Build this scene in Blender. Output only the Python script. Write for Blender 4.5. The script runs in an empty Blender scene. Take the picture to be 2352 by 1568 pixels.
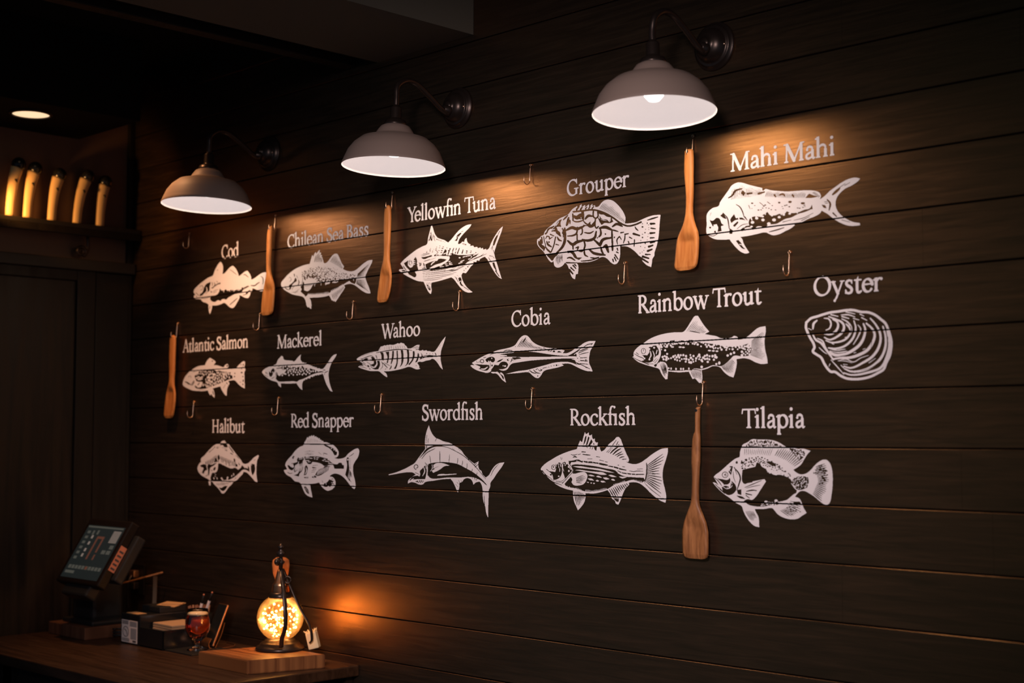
import bpy, bmesh, math, random
import numpy as np
from mathutils import Vector, Matrix
R = math.radians
SC = bpy.context.scene
COL = SC.collection

# ---------------------------------------------------------------- camera
FPX = 50.0 / 36.0 * 2352.0
PITCH = math.atan(216.0 / FPX)
THETA = R(44.88)
CAM = Vector((0.0, -2.86, 1.62))
HEAD = Vector((-math.cos(THETA), math.sin(THETA), 0))
RGT = Vector((math.sin(THETA), math.cos(THETA), 0))
FWD = HEAD * math.cos(PITCH) + Vector((0, 0, math.sin(PITCH)))
UPV = -HEAD * math.sin(PITCH) + Vector((0, 0, math.cos(PITCH)))
cd = bpy.data.cameras.new('camera')
cd.lens = 50.0
cd.sensor_width = 36.0
cd.clip_start = 0.05
cd.dof.use_dof = True
cd.dof.focus_distance = 3.95
cd.dof.aperture_fstop = 2.4
cam = bpy.data.objects.new('camera', cd)
COL.objects.link(cam)
m3 = Matrix((RGT, UPV, -FWD)).transposed()
cam.matrix_world = Matrix.Translation(CAM) @ m3.to_4x4()
SC.camera = cam

# ---------------------------------------------------------------- world, view
w = bpy.data.worlds.new('world')
SC.world = w
w.use_nodes = True
w.node_tree.nodes['Background'].inputs['Color'].default_value = (0.40, 0.66, 1.0, 1)
w.node_tree.nodes['Background'].inputs['Strength'].default_value = 0.095
SC.view_settings.view_transform = 'Standard'
SC.view_settings.look = 'None'
SC.view_settings.gamma = 1.0
SC.view_settings.use_curve_mapping = False
SC.view_settings.exposure = 0.0
try:
    SC.cycles.use_denoising = True
    SC.cycles.sample_clamp_indirect = 4.0
except Exception:
    pass


def light(name, kind, loc, energy, color, target=None, **kw):
    d = bpy.data.lights.new(name, kind)
    d.energy = energy
    d.color = color
    for k, v in kw.items():
        setattr(d, k, v)
    o = bpy.data.objects.new(name, d)
    COL.objects.link(o)
    o.location = loc
    if target is not None:
        o.rotation_euler = (Vector(target) - Vector(loc)).to_track_quat('-Z', 'Y').to_euler()
    return o


# added fill spot for unseen room light, behind and left of the camera
light('room_fill', 'SPOT', (-0.5, -3.2, 2.6), 450, (1.0, 0.80, 0.80), target=(-2.80, 0, 1.50),
      spot_size=R(46), spot_blend=1.0, shadow_soft_size=0.25)
# added unseen warm fill from above, brightening the counter end of the wall
light('warm_wall_fill', 'SPOT', (-4.35, -0.55, 3.0), 82, (1.0, 0.46, 0.19), target=(-4.22, -0.14, 1.5),
      spot_size=R(62), spot_blend=1.0, shadow_soft_size=0.04)
# small warm light by the tap rail, left of the frame
light('tap_rail_light', 'SPOT', (-4.86, -0.66, 2.452), 6.5, (1.0, 0.45, 0.12), target=(-4.97, -0.15, 2.48),
      spot_size=R(70), spot_blend=0.6, shadow_soft_size=0.03)


# ---------------------------------------------------------------- helpers
def px_on(px, py, Y=0.0, X=None, Z=None):
    """point of the photograph -> point of the place, on a plane Y=, X= or Z="""
    d = FWD + RGT * ((px - 1176.0) / FPX) + UPV * ((784.0 - py) / FPX)
    if X is not None:
        t = (X - CAM.x) / d.x
    elif Z is not None:
        t = (Z - CAM.z) / d.z
    else:
        t = (Y - CAM.y) / d.y
    return CAM + d * t


def px_on_wall_np(P, Y=0.0):
    u = (P[:, 0] - 1176.0) / FPX
    v = (784.0 - P[:, 1]) / FPX
    d = np.array(FWD)[None] + u[:, None] * np.array(RGT)[None] + v[:, None] * np.array(UPV)[None]
    t = (Y - CAM.y) / d[:, 1]
    return np.array(CAM)[None] + d * t[:, None]


def mat(name, color=(.5, .5, .5), rough=.5, metal=0.0, spec=.5, emit=None, estr=0.0, trans=0.0, ior=1.45, alpha=None, tint=None, coat=0.0):
    m = bpy.data.materials.new(name)
    m.use_nodes = True
    b = m.node_tree.nodes['Principled BSDF']
    b.inputs['Base Color'].default_value = (*color, 1)
    b.inputs['Roughness'].default_value = rough
    b.inputs['Metallic'].default_value = metal
    b.inputs['Specular IOR Level'].default_value = spec
    b.inputs['IOR'].default_value = ior
    if tint:
        b.inputs['Specular Tint'].default_value = (*tint, 1)
    if trans:
        b.inputs['Transmission Weight'].default_value = trans
    if coat:
        b.inputs['Coat Weight'].default_value = coat
    if emit:
        b.inputs['Emission Color'].default_value = (*emit, 1)
        b.inputs['Emission Strength'].default_value = estr
    return m


def grain(m, scale=(1, 1, 1), c0=(0, 0, 0), c1=(1, 1, 1), r0=.4, r1=.6, bump=.0, nscale=6.0, detail=6.0, plank=None, p0=.35, p1=.7):
    """wood grain: stretched noise into colour, roughness and bump"""
    nt = m.node_tree
    b = nt.nodes['Principled BSDF']
    tc = nt.nodes.new('ShaderNodeTexCoord')
    mp = nt.nodes.new('ShaderNodeMapping')
    mp.inputs['Scale'].default_value = scale
    nt.links.new(tc.outputs['Object'], mp.inputs['Vector'])
    vec = mp.outputs['Vector']
    n = nt.nodes.new('ShaderNodeTexNoise')
    n.inputs['Scale'].default_value = nscale
    n.inputs['Detail'].default_value = detail
    n.inputs['Roughness'].default_value = .62
    n.inputs['Distortion'].default_value = .6
    fac = n.outputs['Fac']
    if plank:
        z0, s = plank
        sep = nt.nodes.new('ShaderNodeSeparateXYZ')
        nt.links.new(tc.outputs['Object'], sep.inputs[0])
        a = nt.nodes.new('ShaderNodeMath'); a.operation = 'SUBTRACT'; a.inputs[1].default_value = z0
        d = nt.nodes.new('ShaderNodeMath'); d.operation = 'DIVIDE'; d.inputs[1].default_value = s
        f = nt.nodes.new('ShaderNodeMath'); f.operation = 'FLOOR'
        nt.links.new(sep.outputs[2], a.inputs[0]); nt.links.new(a.outputs[0], d.inputs[0]); nt.links.new(d.outputs[0], f.inputs[0])
        cmb = nt.nodes.new('ShaderNodeCombineXYZ')
        mul = nt.nodes.new('ShaderNodeMath'); mul.operation = 'MULTIPLY'; mul.inputs[1].default_value = 3.71
        nt.links.new(f.outputs[0], mul.inputs[0]); nt.links.new(mul.outputs[0], cmb.inputs[0])
        add = nt.nodes.new('ShaderNodeVectorMath'); add.operation = 'ADD'
        nt.links.new(vec, add.inputs[0]); nt.links.new(cmb.outputs[0], add.inputs[1])
        vec = add.outputs[0]
    nt.links.new(vec, n.inputs['Vector'])
    cr = nt.nodes.new('ShaderNodeValToRGB')
    cr.color_ramp.elements[0].position = p0
    cr.color_ramp.elements[1].position = p1
    cr.color_ramp.elements[0].color = (*c0, 1)
    cr.color_ramp.elements[1].color = (*c1, 1)
    nt.links.new(fac, cr.inputs[0])
    nt.links.new(cr.outputs[0], b.inputs['Base Color'])
    mr = nt.nodes.new('ShaderNodeMapRange')
    mr.inputs[1].default_value = .3; mr.inputs[2].default_value = .7
    mr.inputs[3].default_value = r0; mr.inputs[4].default_value = r1
    nt.links.new(fac, mr.inputs[0])
    nt.links.new(mr.outputs[0], b.inputs['Roughness'])
    if bump:
        bp = nt.nodes.new('ShaderNodeBump')
        bp.inputs['Strength'].default_value = bump
        bp.inputs['Distance'].default_value = .002
        nt.links.new(fac, bp.inputs['Height'])
        nt.links.new(bp.outputs[0], b.inputs['Normal'])
    return m


def obj(name, me, m=None, parent=None, loc=None, rot=None, smooth=False):
    if isinstance(me, bmesh.types.BMesh):
        bm = me
        bmesh.ops.recalc_face_normals(bm, faces=bm.faces)
        me = bpy.data.meshes.new(name)
        bm.to_mesh(me)
        bm.free()
    if m is not None:
        me.materials.clear()
        me.materials.append(m)
    if smooth:
        me.shade_smooth()
    o = bpy.data.objects.new(name, me)
    COL.objects.link(o)
    if parent is not None:
        o.parent = parent
    if loc is not None:
        o.location = loc
    if rot is not None:
        o.rotation_euler = rot
    return o


def thing(name, label, cat, loc=(0, 0, 0), rot=(0, 0, 0), group=None):
    o = bpy.data.objects.new(name, None)
    COL.objects.link(o)
    o.empty_display_size = .05
    o.location = loc
    o.rotation_euler = rot
    return tag(o, label, cat, group)


def tag(o, label, cat, group=None):
    o['label'] = label
    o['category'] = cat
    if group:
        o['group'] = group
    return o


def struct(name, bm, m, label=None, smooth=False):
    o = obj(name, bm, m, smooth=smooth)
    o['kind'] = 'structure'
    if label:
        o['label'] = label
    return o


def box(bm, x0, x1, y0, y1, z0, z1, bevel=0.0, M=None, segs=2):
    t = bmesh.new()
    bmesh.ops.create_cube(t, size=1)
    for v in t.verts:
        v.co = Vector((x0 + (v.co.x + .5) * (x1 - x0), y0 + (v.co.y + .5) * (y1 - y0), z0 + (v.co.z + .5) * (z1 - z0)))
    if bevel:
        bmesh.ops.bevel(t, geom=t.edges[:], offset=bevel, segments=segs, affect='EDGES', profile=.6)
    add(bm, t, M)


def add(bm, t, M=None):
    if M is not None:
        t.transform(M)
    me = bpy.data.meshes.new('tmp')
    t.to_mesh(me)
    t.free()
    bm.from_mesh(me)
    bpy.data.meshes.remove(me)


def lathe(bm, prof, n=48, M=None, cap=True):
    """prof: list of (r, z) around the z axis"""
    t = bmesh.new()
    rings = []
    for r, z in prof:
        if r < 1e-6:
            rings.append([t.verts.new((0, 0, z))])
        else:
            rings.append([t.verts.new((r * math.cos(2 * math.pi * i / n), r * math.sin(2 * math.pi * i / n), z)) for i in range(n)])
    for a, b in zip(rings[:-1], rings[1:]):
        for i in range(n):
            j = (i + 1) % n
            if len(a) == 1 and len(b) == 1:
                continue
            if len(a) == 1:
                t.faces.new((a[0], b[j], b[i]))
            elif len(b) == 1:
                t.faces.new((a[i], a[j], b[0]))
            else:
                t.faces.new((a[i], a[j], b[j], b[i]))
    if cap:
        for ring in (rings[0], rings[-1]):
            if len(ring) > 2:
                t.faces.new(ring)
    add(bm, t, M)


def cr_path(pts, sub=6):
    """open Catmull-Rom through 3-D points"""
    P = [Vector(p) for p in pts]
    P = [P[0] * 2 - P[1]] + P + [P[-1] * 2 - P[-2]]
    out = []
    for i in range(1, len(P) - 2):
        for k in range(sub):
            t = k / sub
            a, b, c, d = P[i - 1], P[i], P[i + 1], P[i + 2]
            out.append(.5 * ((2 * b) + (c - a) * t + (2 * a - 5 * b + 4 * c - d) * t * t + (3 * b - a - 3 * c + d) * t ** 3))
    out.append(P[-2])
    return out


def tube(bm, pts, r, n=10, M=None, smooth_path=True, sub=6, flat=None):
    """r: radius or list of radii along pts; flat=(a,b) scales the section"""
    path = cr_path(pts, sub) if smooth_path else [Vector(p) for p in pts]
    if isinstance(r, (list, tuple)):
        rr = []
        for i in range(len(path)):
            f = i / (len(path) - 1) * (len(r) - 1)
            k = min(int(f), len(r) - 2)
            rr.append(r[k] + (r[k + 1] - r[k]) * (f - k))
    else:
        rr = [r] * len(path)
    t = bmesh.new()
    up = Vector((.1, .2, 1)).normalized()
    d0 = (path[1] - path[0]).normalized()
    if abs(d0.dot(up)) > .9:
        up = Vector((1, .1, 0)).normalized()
    s = d0.cross(up).normalized()
    rings = []
    for i, p in enumerate(path):
        a = path[max(i - 1, 0)]
        b = path[min(i + 1, len(path) - 1)]
        d = (b - a).normalized()
        s = (s - d * s.dot(d)).normalized()
        q = d.cross(s)
        fa, fb = flat if flat else (1, 1)
        rings.append([t.verts.new(p + (s * math.cos(2 * math.pi * k / n) * fa + q * math.sin(2 * math.pi * k / n) * fb) * rr[i]) for k in range(n)])
    for a, b in zip(rings[:-1], rings[1:]):
        for k in range(n):
            t.faces.new((a[k], a[(k + 1) % n], b[(k + 1) % n], b[k]))
    t.faces.new(rings[0])
    t.faces.new(rings[-1])
    add(bm, t, M)


def sphere(bm, c, r, M=None, n=20, scale=(1, 1, 1)):
    t = bmesh.new()
    bmesh.ops.create_uvsphere(t, u_segments=n, v_segments=n // 2, radius=r)
    t.transform(Matrix.Translation(c) @ Matrix.Diagonal((*scale, 1)))
    add(bm, t, M)

# ---------------------------------------------------------------- painted art: shapes -> flat meshes
def pts2(s):
    return np.array([[float(a) for a in q.split(',')] for q in s.split()])


def smooth(P, closed, corner=52.0, step=7.0):
    """cubic Hermite through the points, sharp where the path turns hard"""
    n = len(P)
    if n < 3:
        return P
    tin = np.zeros_like(P)
    tout = np.zeros_like(P)
    for i in range(n):
        if not closed and (i == 0 or i == n - 1):
            j = 1 if i == 0 else n - 2
            d = (P[j] - P[i]) * (1 if i == 0 else -1)
            tin[i] = tout[i] = d
            continue
        a = P[i] - P[i - 1]
        b = P[(i + 1) % n] - P[i]
        la, lb = np.hypot(*a) + 1e-9, np.hypot(*b) + 1e-9
        cs = np.clip((a @ b) / la / lb, -1, 1)
        if math.degrees(math.acos(cs)) > corner:
            tin[i] = a
            tout[i] = b
        else:
            d = a / la + b / lb
            d /= np.hypot(*d) + 1e-9
            tin[i] = d * la
            tout[i] = d * lb
    out = []
    for i in range(n if closed else n - 1):
        p, q = P[i], P[(i + 1) % n]
        L = np.hypot(*(q - p))
        m = max(2, int(L / step))
        for k in range(m):
            t = k / m
            h = (2 * t ** 3 - 3 * t ** 2 + 1, t ** 3 - 2 * t ** 2 + t, -2 * t ** 3 + 3 * t ** 2, t ** 3 - t ** 2)
            out.append(h[0] * p + h[1] * tout[i] + h[2] * q + h[3] * tin[(i + 1) % n])
    if not closed:
        out.append(P[-1])
    return np.array(out)


class Canvas:
    def __init__(self, x0, y0, x1, y1, step):
        self.x0, self.y0, self.g = x0, y0, step
        self.W = int((x1 - x0) / step) + 2
        self.H = int((y1 - y0) / step) + 2
        self.A = np.zeros((self.H, self.W), np.float32)
        self.xs = x0 + np.arange(self.W) * step
        self.ys = y0 + np.arange(self.H) * step

    def poly(self, P, val):
        X = P[:, 0]
        Y = P[:, 1]
        X2 = np.roll(X, -1)
        Y2 = np.roll(Y, -1)
        j0 = max(0, int((Y.min() - self.y0) / self.g))
        j1 = min(self.H - 1, int((Y.max() - self.y0) / self.g) + 1)
        for j in range(j0, j1 + 1):
            y = self.ys[j] + 1e-4
            hit = ((Y <= y) & (Y2 > y)) | ((Y2 <= y) & (Y > y))
            if not hit.any():
                continue
            xx = np.sort(X[hit] + (y - Y[hit]) * (X2[hit] - X[hit]) / (Y2[hit] - Y[hit]))
            for a, b in zip(xx[0::2], xx[1::2]):
                i0 = max(0, int(math.ceil((a - self.x0) / self.g)))
                i1 = min(self.W - 1, int(math.floor((b - self.x0) / self.g)))
                if i1 >= i0:
                    self.A[j, i0:i1 + 1] = val

    def stroke(self, P, wds, val):
        for k in range(len(P) - 1):
            p, q = P[k], P[k + 1]
            r0, r1 = wds[k] / 2, wds[k + 1] / 2
            rm = max(r0, r1) + self.g
            i0 = max(0, int((min(p[0], q[0]) - rm - self.x0) / self.g)); i1 = min(self.W, int((max(p[0], q[0]) + rm - self.x0) / self.g) + 2)
            j0 = max(0, int((min(p[1], q[1]) - rm - self.y0) / self.g)); j1 = min(self.H, int((max(p[1], q[1]) + rm - self.y0) / self.g) + 2)
            if i1 <= i0 or j1 <= j0:
                continue
            gx = self.xs[None, i0:i1]
            gy = self.ys[j0:j1, None]
            d = q - p
            L2 = d @ d + 1e-9
            t = np.clip(((gx - p[0]) * d[0] + (gy - p[1]) * d[1]) / L2, 0, 1)
            dist = np.hypot(gx - p[0] - t * d[0], gy - p[1] - t * d[1])
            self.A[j0:j1, i0:i1][dist <= r0 + (r1 - r0) * t] = val

    def ellipse(self, x, y, rx, ry, val):
        i0 = max(0, int((x - rx - self.x0) / self.g)); i1 = min(self.W, int((x + rx - self.x0) / self.g) + 2)
        j0 = max(0, int((y - ry - self.y0) / self.g)); j1 = min(self.H, int((y + ry - self.y0) / self.g) + 2)
        if i1 <= i0 or j1 <= j0:
            return
        e = ((self.xs[None, i0:i1] - x) / rx) ** 2 + ((self.ys[j0:j1, None] - y) / ry) ** 2
        self.A[j0:j1, i0:i1][e <= 1] = val


def along(P, t):
    L = np.r_[0, np.cumsum(np.hypot(*np.diff(P, axis=0).T))]
    s = t * L[-1]
    return np.array([np.interp(s, L, P[:, 0]), np.interp(s, L, P[:, 1])])


def inside(P, x, y):
    X, Y = P[:, 0], P[:, 1]
    X2, Y2 = np.roll(X, -1), np.roll(Y, -1)
    h = ((Y <= y) & (Y2 > y)) | ((Y2 <= y) & (Y > y))
    return (np.sum(X[h] + (y - Y[h]) * (X2[h] - X[h]) / (Y2[h] - Y[h]) > x) % 2) == 1


def run_ops(cv, ops, sstep=7.0):
    for op in ops:
        c = op[0]
        if c in 'PN':                       # filled shape on / off
            cv.poly(smooth(pts2(op[1]), True, step=sstep), 1.0 if c == 'P' else 0.0)
        elif c in 'pn':                     # tapered brush strokes on / off, several paths split by |
            for s in op[2].split('|'):
                P = smooth(pts2(s), False, corner=80, step=sstep)
                n = len(P)
                if n == 1:
                    continue
                t = np.linspace(0, 1, n)
                wd = op[1] * (.55 + .45 * np.sin(np.pi * t)) if n > 2 else np.array([op[1], op[1] * .7])
                cv.stroke(P, wd, 1.0 if c == 'p' else 0.0)
        elif c in 'kK':                     # even brush strokes off / on
            for s in op[2].split('|'):
                P = smooth(pts2(s), False, corner=80, step=sstep)
                cv.stroke(P, [op[1]] * len(P), 1.0 if c == 'K' else 0.0)
        elif c in 'Dd':                     # dots: "x,y,r ..."
            for q in op[1].split():
                v = [float(a) for a in q.split(',')]
                cv.ellipse(v[0], v[1], v[2], v[3] if len(v) > 3 else v[2], 1.0 if c == 'D' else 0.0)
        elif c in 'Rr':                     # rays between two paths, off / on
            n, wd = op[1], op[2]
            A, B = pts2(op[3]), pts2(op[4])
            for i in range(n):
                t = (i + .5) / n
                a, b = along(A, t), along(B, t)
                f = .9 + .1 * math.sin(i * 7.3)
                P = np.array([a + (b - a) * .0, a + (b - a) * .5 * f, a + (b - a) * f])
                cv.stroke(P, [wd * .55, wd, wd * .45], 1.0 if c == 'r' else 0.0)
        elif c in 'Xx':                     # scattered flecks inside a shape, off / on
            rng = random.Random(op[1])
            n, rx, ry = op[2], op[3], op[4]
            P = pts2(op[5])
            lo, hi = P.min(0), P.max(0)
            made = []
            tries = 0
            while len(made) < n and tries < n * 40:
                tries += 1
                x, y = rng.uniform(lo[0], hi[0]), rng.uniform(lo[1], hi[1])
                if not inside(P, x, y):
                    continue
                if any(((x - a) / rx) ** 2 + ((y - b) / ry) ** 2 < 3.6 for a, b in made):
                    continue
                made.append((x, y))
                f = rng.uniform(.7, 1.15)
                cv.ellipse(x, y, rx * f, ry * f, 1.0 if c == 'x' else 0.0)


def canvas_mesh(name, cv, to_world):
    """marching squares on the canvas -> flat mesh; to_world maps (n,2) local points to (n,3)"""
    A = cv.A
    B = np.pad(A, 1)
    H, W = B.shape
    K = B.copy()
    K[1:-1, 1:-1] = (4 * B[1:-1, 1:-1] + B[:-2, 1:-1] + B[2:, 1:-1] + B[1:-1, :-2] + B[1:-1, 2:]) / 8.0
    xs = cv.x0 + (np.arange(W) - 1) * cv.g
    ys = cv.y0 + (np.arange(H) - 1) * cv.g
    IN = K >= .5
    cnt = IN[:-1, :-1].astype(int) + IN[1:, :-1] + IN[:-1, 1:] + IN[1:, 1:]
    V, F = [], []
    full = cnt == 4
    for j in range(H - 1):                      # runs of full cells become one face
        row = np.r_[0, full[j].astype(np.int8), 0]
        d = np.diff(row)
        for a, b in zip(np.where(d == 1)[0], np.where(d == -1)[0]):
            k = len(V)
            V += [(xs[a], ys[j]), (xs[b], ys[j]), (xs[b], ys[j + 1]), (xs[a], ys[j + 1])]
            F.append((k, k + 1, k + 2, k + 3))
    jj, ii = np.where((cnt > 0) & (cnt < 4))
    for j, i in zip(jj.tolist(), ii.tolist()):
        c = ((i, j), (i + 1, j), (i + 1, j + 1), (i, j + 1))
        val = [K[y, x] for x, y in c]
        poly = []
        for a in range(4):
            b = (a + 1) % 4
            if val[a] >= .5:
                poly.append((xs[c[a][0]], ys[c[a][1]]))
            if (val[a] >= .5) != (val[b] >= .5):
                t = (.5 - val[a]) / (val[b] - val[a])
                poly.append((xs[c[a][0]] + t * (xs[c[b][0]] - xs[c[a][0]]), ys[c[a][1]] + t * (ys[c[b][1]] - ys[c[a][1]])))
        if len(poly) >= 3:
            k = len(V)
            V += poly
            F.append(tuple(range(k, k + len(poly))))
    me = bpy.data.meshes.new(name)
    Wd = to_world(np.array(V))
    nl = np.array([len(f) for f in F], np.int32)
    me.vertices.add(len(V))
    me.vertices.foreach_set('co', Wd.astype(np.float32).ravel())
    me.loops.add(int(nl.sum()))
    me.loops.foreach_set('vertex_index', np.concatenate([np.array(f, np.int32) for f in F]))
    me.polygons.add(len(F))
    me.polygons.foreach_set('loop_start', np.r_[0, np.cumsum(nl)[:-1]].astype(np.int32))
    me.update(calc_edges=True)
    me.validate()
    return me


PLANK = 0.1334                 # board pitch of the wall
GROOVE = 1.5917                # height of one groove between boards
GAP = 0.0017                   # half width of the cut in the paint at a groove


def cut_grooves(cv, z_of_grid):
    Z = z_of_grid(cv)
    d = np.abs((Z - GROOVE + PLANK / 2) % PLANK - PLANK / 2)
    cv.A[d < GAP] = 0.0

# ---------------------------------------------------------------- lettering: a humanist serif face drawn with brush strokes
class Pen:
    def __init__(self):
        self.ops = []

    def stem(self, x, y0, y1, w=104):
        self.ops.append(('P', '%g,%g %g,%g %g,%g %g,%g' % (x - w / 2, y0, x + w / 2, y0, x + w / 2, y1, x - w / 2, y1)))

    def foot(self, x, y=0, h=82, s=44):
        self.ops.append(('P', ' '.join('%g,%g' % p for p in [(x - h, y), (x + h, y), (x + h, y + 30), (x + s, y + 66), (x - s, y + 66), (x - h, y + 30)])))

    def flag(self, x, t):
        self.ops.append(('P', ' '.join('%g,%g' % p for p in [(x + 45, t + 10), (x - 112, t - 58), (x - 108, t - 92), (x - 45, t - 104), (x + 45, t - 104)])))

    def K(self, w, s):
        self.ops.append(('K', w, s))

    def p(self, w, s):
        self.ops.append(('p', w, s))

    def dot(self, x, y, r):
        self.ops.append(('D', '%g,%g,%g' % (x, y, r)))

    def arc(self, cx, cy, rx, ry, a0, a1, wt=92, wn=46, tilt=18):
        n = max(8, int(abs(a1 - a0) / 9))
        P, W = [], []
        for i in range(n + 1):
            a = R(a0 + (a1 - a0) * i / n)
            P.append((cx + rx * math.cos(a), cy + ry * math.sin(a)))
            W.append(wn + (wt - wn) * abs(math.cos(a - R(tilt))) ** 1.3)
        self.ops.append(('arc', np.array(P), W))


def glyph(c):
    g = Pen()
    if c == ' ':
        return g, 180
    if c == 'o':
        g.arc(232, 222, 172, 206, 0, 360); return g, 464
    if c == 'c':
        g.arc(228, 222, 172, 206, 48, 318); g.dot(345, 350, 46); return g, 392
    if c == 'e':
        g.arc(222, 222, 166, 206, 8, 322); g.K(42, '80,255 385,268'); return g, 420
    if c == 'a':
        g.stem(300, 30, 330); g.p(70, '98,335 130,412 210,432 280,398 300,310'); g.dot(108, 338, 44)
        g.p(72, '300,258 180,218 92,160 78,95 120,32 200,36 300,105'); g.p(56, '292,70 330,16 388,44'); return g, 398
    if c == 'b':
        g.stem(105, 30, 735); g.flag(105, 735); g.arc(262, 222, 165, 206, 150, -152); return g, 482
    if c == 'd':
        g.stem(372, 10, 735); g.flag(372, 735); g.arc(222, 222, 170, 206, 32, 328); g.K(40, '380,20 455,42'); return g, 486
    if c in 'hnm':
        t = 735 if c == 'h' else 450
        g.stem(105, 0, t); g.flag(105, t); g.foot(105)
        xs = (105, 370) if c != 'm' else (105, 360, 615)
        for a, b in zip(xs[:-1], xs[1:]):
            g.p(74, '%g,335 %g,412 %g,428 %g,375 %g,280' % (a + 20, a + 95, a + 180, b - 10, b))
            g.stem(b, 0, 300); g.foot(b)
        return g, xs[-1] + 122
    if c == 'i':
        g.stem(112, 0, 450); g.flag(112, 450); g.foot(112); g.dot(108, 628, 58); return g, 232
    if c == 'l':
        g.stem(112, 0, 735); g.flag(112, 735); g.foot(112); return g, 228
    if c == 'k':
        g.stem(105, 0, 735); g.flag(105, 735); g.foot(105); g.K(46, '140,205 350,420'); g.K(36, '270,430 425,430')
        g.K(84, '205,265 400,30'); g.K(34, '340,17 478,17'); return g, 470
    if c == 'p':
        g.stem(110, -215, 440); g.flag(110, 450); g.foot(110, -220); g.arc(262, 222, 165, 206, 150, -150); return g, 484
    if c == 'r':
        g.stem(105, 0, 450); g.flag(105, 450); g.foot(105); g.p(64, '130,320 190,405 275,428'); g.dot(298, 402, 50); return g, 345
    if c == 's':
        g.p(86, '295,360 265,418 190,432 115,398 98,330 145,268 235,212 292,140 272,52 190,18 105,38 75,105')
        g.K(34, '302,435 300,330'); g.K(34, '66,20 66,130'); return g, 362
    if c == 't':
        g.stem(135, 80, 440); g.ops.append(('P', '90,415 180,560 180,415')); g.K(46, '40,424 278,424'); g.p(80, '135,130 150,36 205,18 288,58'); return g, 300
    if c == 'u':
        g.stem(110, 120, 450); g.flag(110, 450); g.p(78, '110,140 140,42 215,22 300,58 370,125'); g.stem(372, 10, 450); g.flag(372, 450)
        g.K(40, '380,20 455,42'); return g, 490
    if c == 'w':
        for a, b, ww in (((70, 420), (218, 18), 88), ((218, 18), (345, 400), 48), ((330, 420), (478, 18), 88), ((478, 18), (620, 420), 48)):
            g.K(ww, '%g,%g %g,%g' % (*a, *b))
        g.K(34, '-5,433 150,433'); g.K(34, '265,433 400,433'); g.K(34, '550,433 690,433'); return g, 680
    if c == 'y':
        g.K(86, '65,420 240,35'); g.K(50, '410,420 240,30'); g.p(60, '250,50 190,-90 110,-195'); g.dot(118, -192, 46)
        g.K(34, '-5,433 145,433'); g.K(34, '340,433 480,433'); return g, 468
    if c == '\ufb01':
        g.stem(118, 0, 500); g.p(72, '118,470 132,620 190,715 270,722'); g.dot(318, 690, 50); g.K(44, '28,424 380,424')
        g.stem(372, 0, 450); g.flag(372, 450); g.foot(118); g.foot(372); return g, 478
    if c == 'A':
        g.K(48, '292,650 95,30'); g.K(92, '300,640 495,35'); g.K(42, '160,235 420,235'); g.foot(88, 0, 84, 20); g.foot(500, 0, 96, 44); return g, 585
    if c == 'B':
        g.stem(132, 0, 650); g.arc(220, 500, 165, 132, 90, -92, 84, 44, 0); g.arc(235, 185, 205, 165, 90, -90, 92, 44, 0)
        g.K(44, '132,628 225,630'); g.K(42, '132,348 240,350'); g.K(44, '132,22 240,20'); g.K(30, '48,636 132,636'); g.K(30, '48,14 132,14'); return g, 500
    if c == 'C':
        g.arc(345, 325, 272, 308, 50, 316); g.K(40, '530,640 538,470'); return g, 590
    if c == 'G':
        g.arc(345, 325, 272, 308, 50, 308); g.K(40, '535,640 545,475'); g.stem(525, 45, 275); g.K(36, '420,275 625,275'); return g, 655
    if c == 'H':
        for x in (132, 520):
            g.stem(x, 0, 650); g.foot(x); g.K(32, '%g,635 %g,635' % (x - 82, x + 82))
        g.K(46, '132,335 520,335'); return g, 650
    if c == 'M':
        g.K(50, '128,630 112,20'); g.K(98, '140,620 395,50'); g.K(48, '395,30 660,630'); g.stem(665, 0, 640); g.foot(105, 0, 84, 24); g.foot(668, 0, 92)
        g.K(34, '30,634 150,634'); g.K(34, '650,634 762,634'); return g, 775
    if c == 'O':
        g.arc(350, 325, 288, 308, 0, 360); return g, 700
    if c == 'R':
        g.stem(132, 0, 650); g.arc(225, 472, 178, 158, 90, -92, 88, 44, 0); g.K(44, '132,628 230,630'); g.K(42, '132,315 240,314'); g.K(90, '262,300 500,35')
        g.K(34, '440,16 590,16'); g.foot(132); g.K(30, '48,636 132,636'); return g, 560
    if c == 'S':
        g.p(104, '398,510 370,598 270,632 155,606 108,515 150,415 285,335 395,245 405,125 320,30 190,18 100,75 72,170')
        g.K(30, '412,645 405,480'); g.K(30, '62,15 60,190'); return g, 480
    if c == 'T':
        g.stem(292, 0, 640, 94); g.K(42, '45,630 540,630'); g.K(36, '45,640 22,500'); g.K(36, '540,640 564,500'); g.foot(292, 0, 100); return g, 570
    if c == 'W':
        for a, b, ww in (((78, 625), (262, 20), 92), ((262, 20), (430, 590), 48), ((408, 625), (592, 20), 92), ((592, 20), (795, 630), 48)):
            g.K(ww, '%g,%g %g,%g' % (*a, *b))
        g.K(32, '0,636 165,636'); g.K(32, '335,636 480,636'); g.K(32, '720,636 870,636'); return g, 850
    if c == 'Y':
        g.K(90, '82,625 292,305'); g.K(48, '500,625 295,300'); g.stem(292, 0, 320); g.foot(292, 0, 94); g.K(32, '0,636 165,636'); g.K(32, '425,636 580,636'); return g, 545
    raise ValueError(c)


KERN = {'Tr': -70, 'Ti': -40, 'Tu': -70, 'Ye': -95, 'Wa': -80, 'At': -30}


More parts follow.
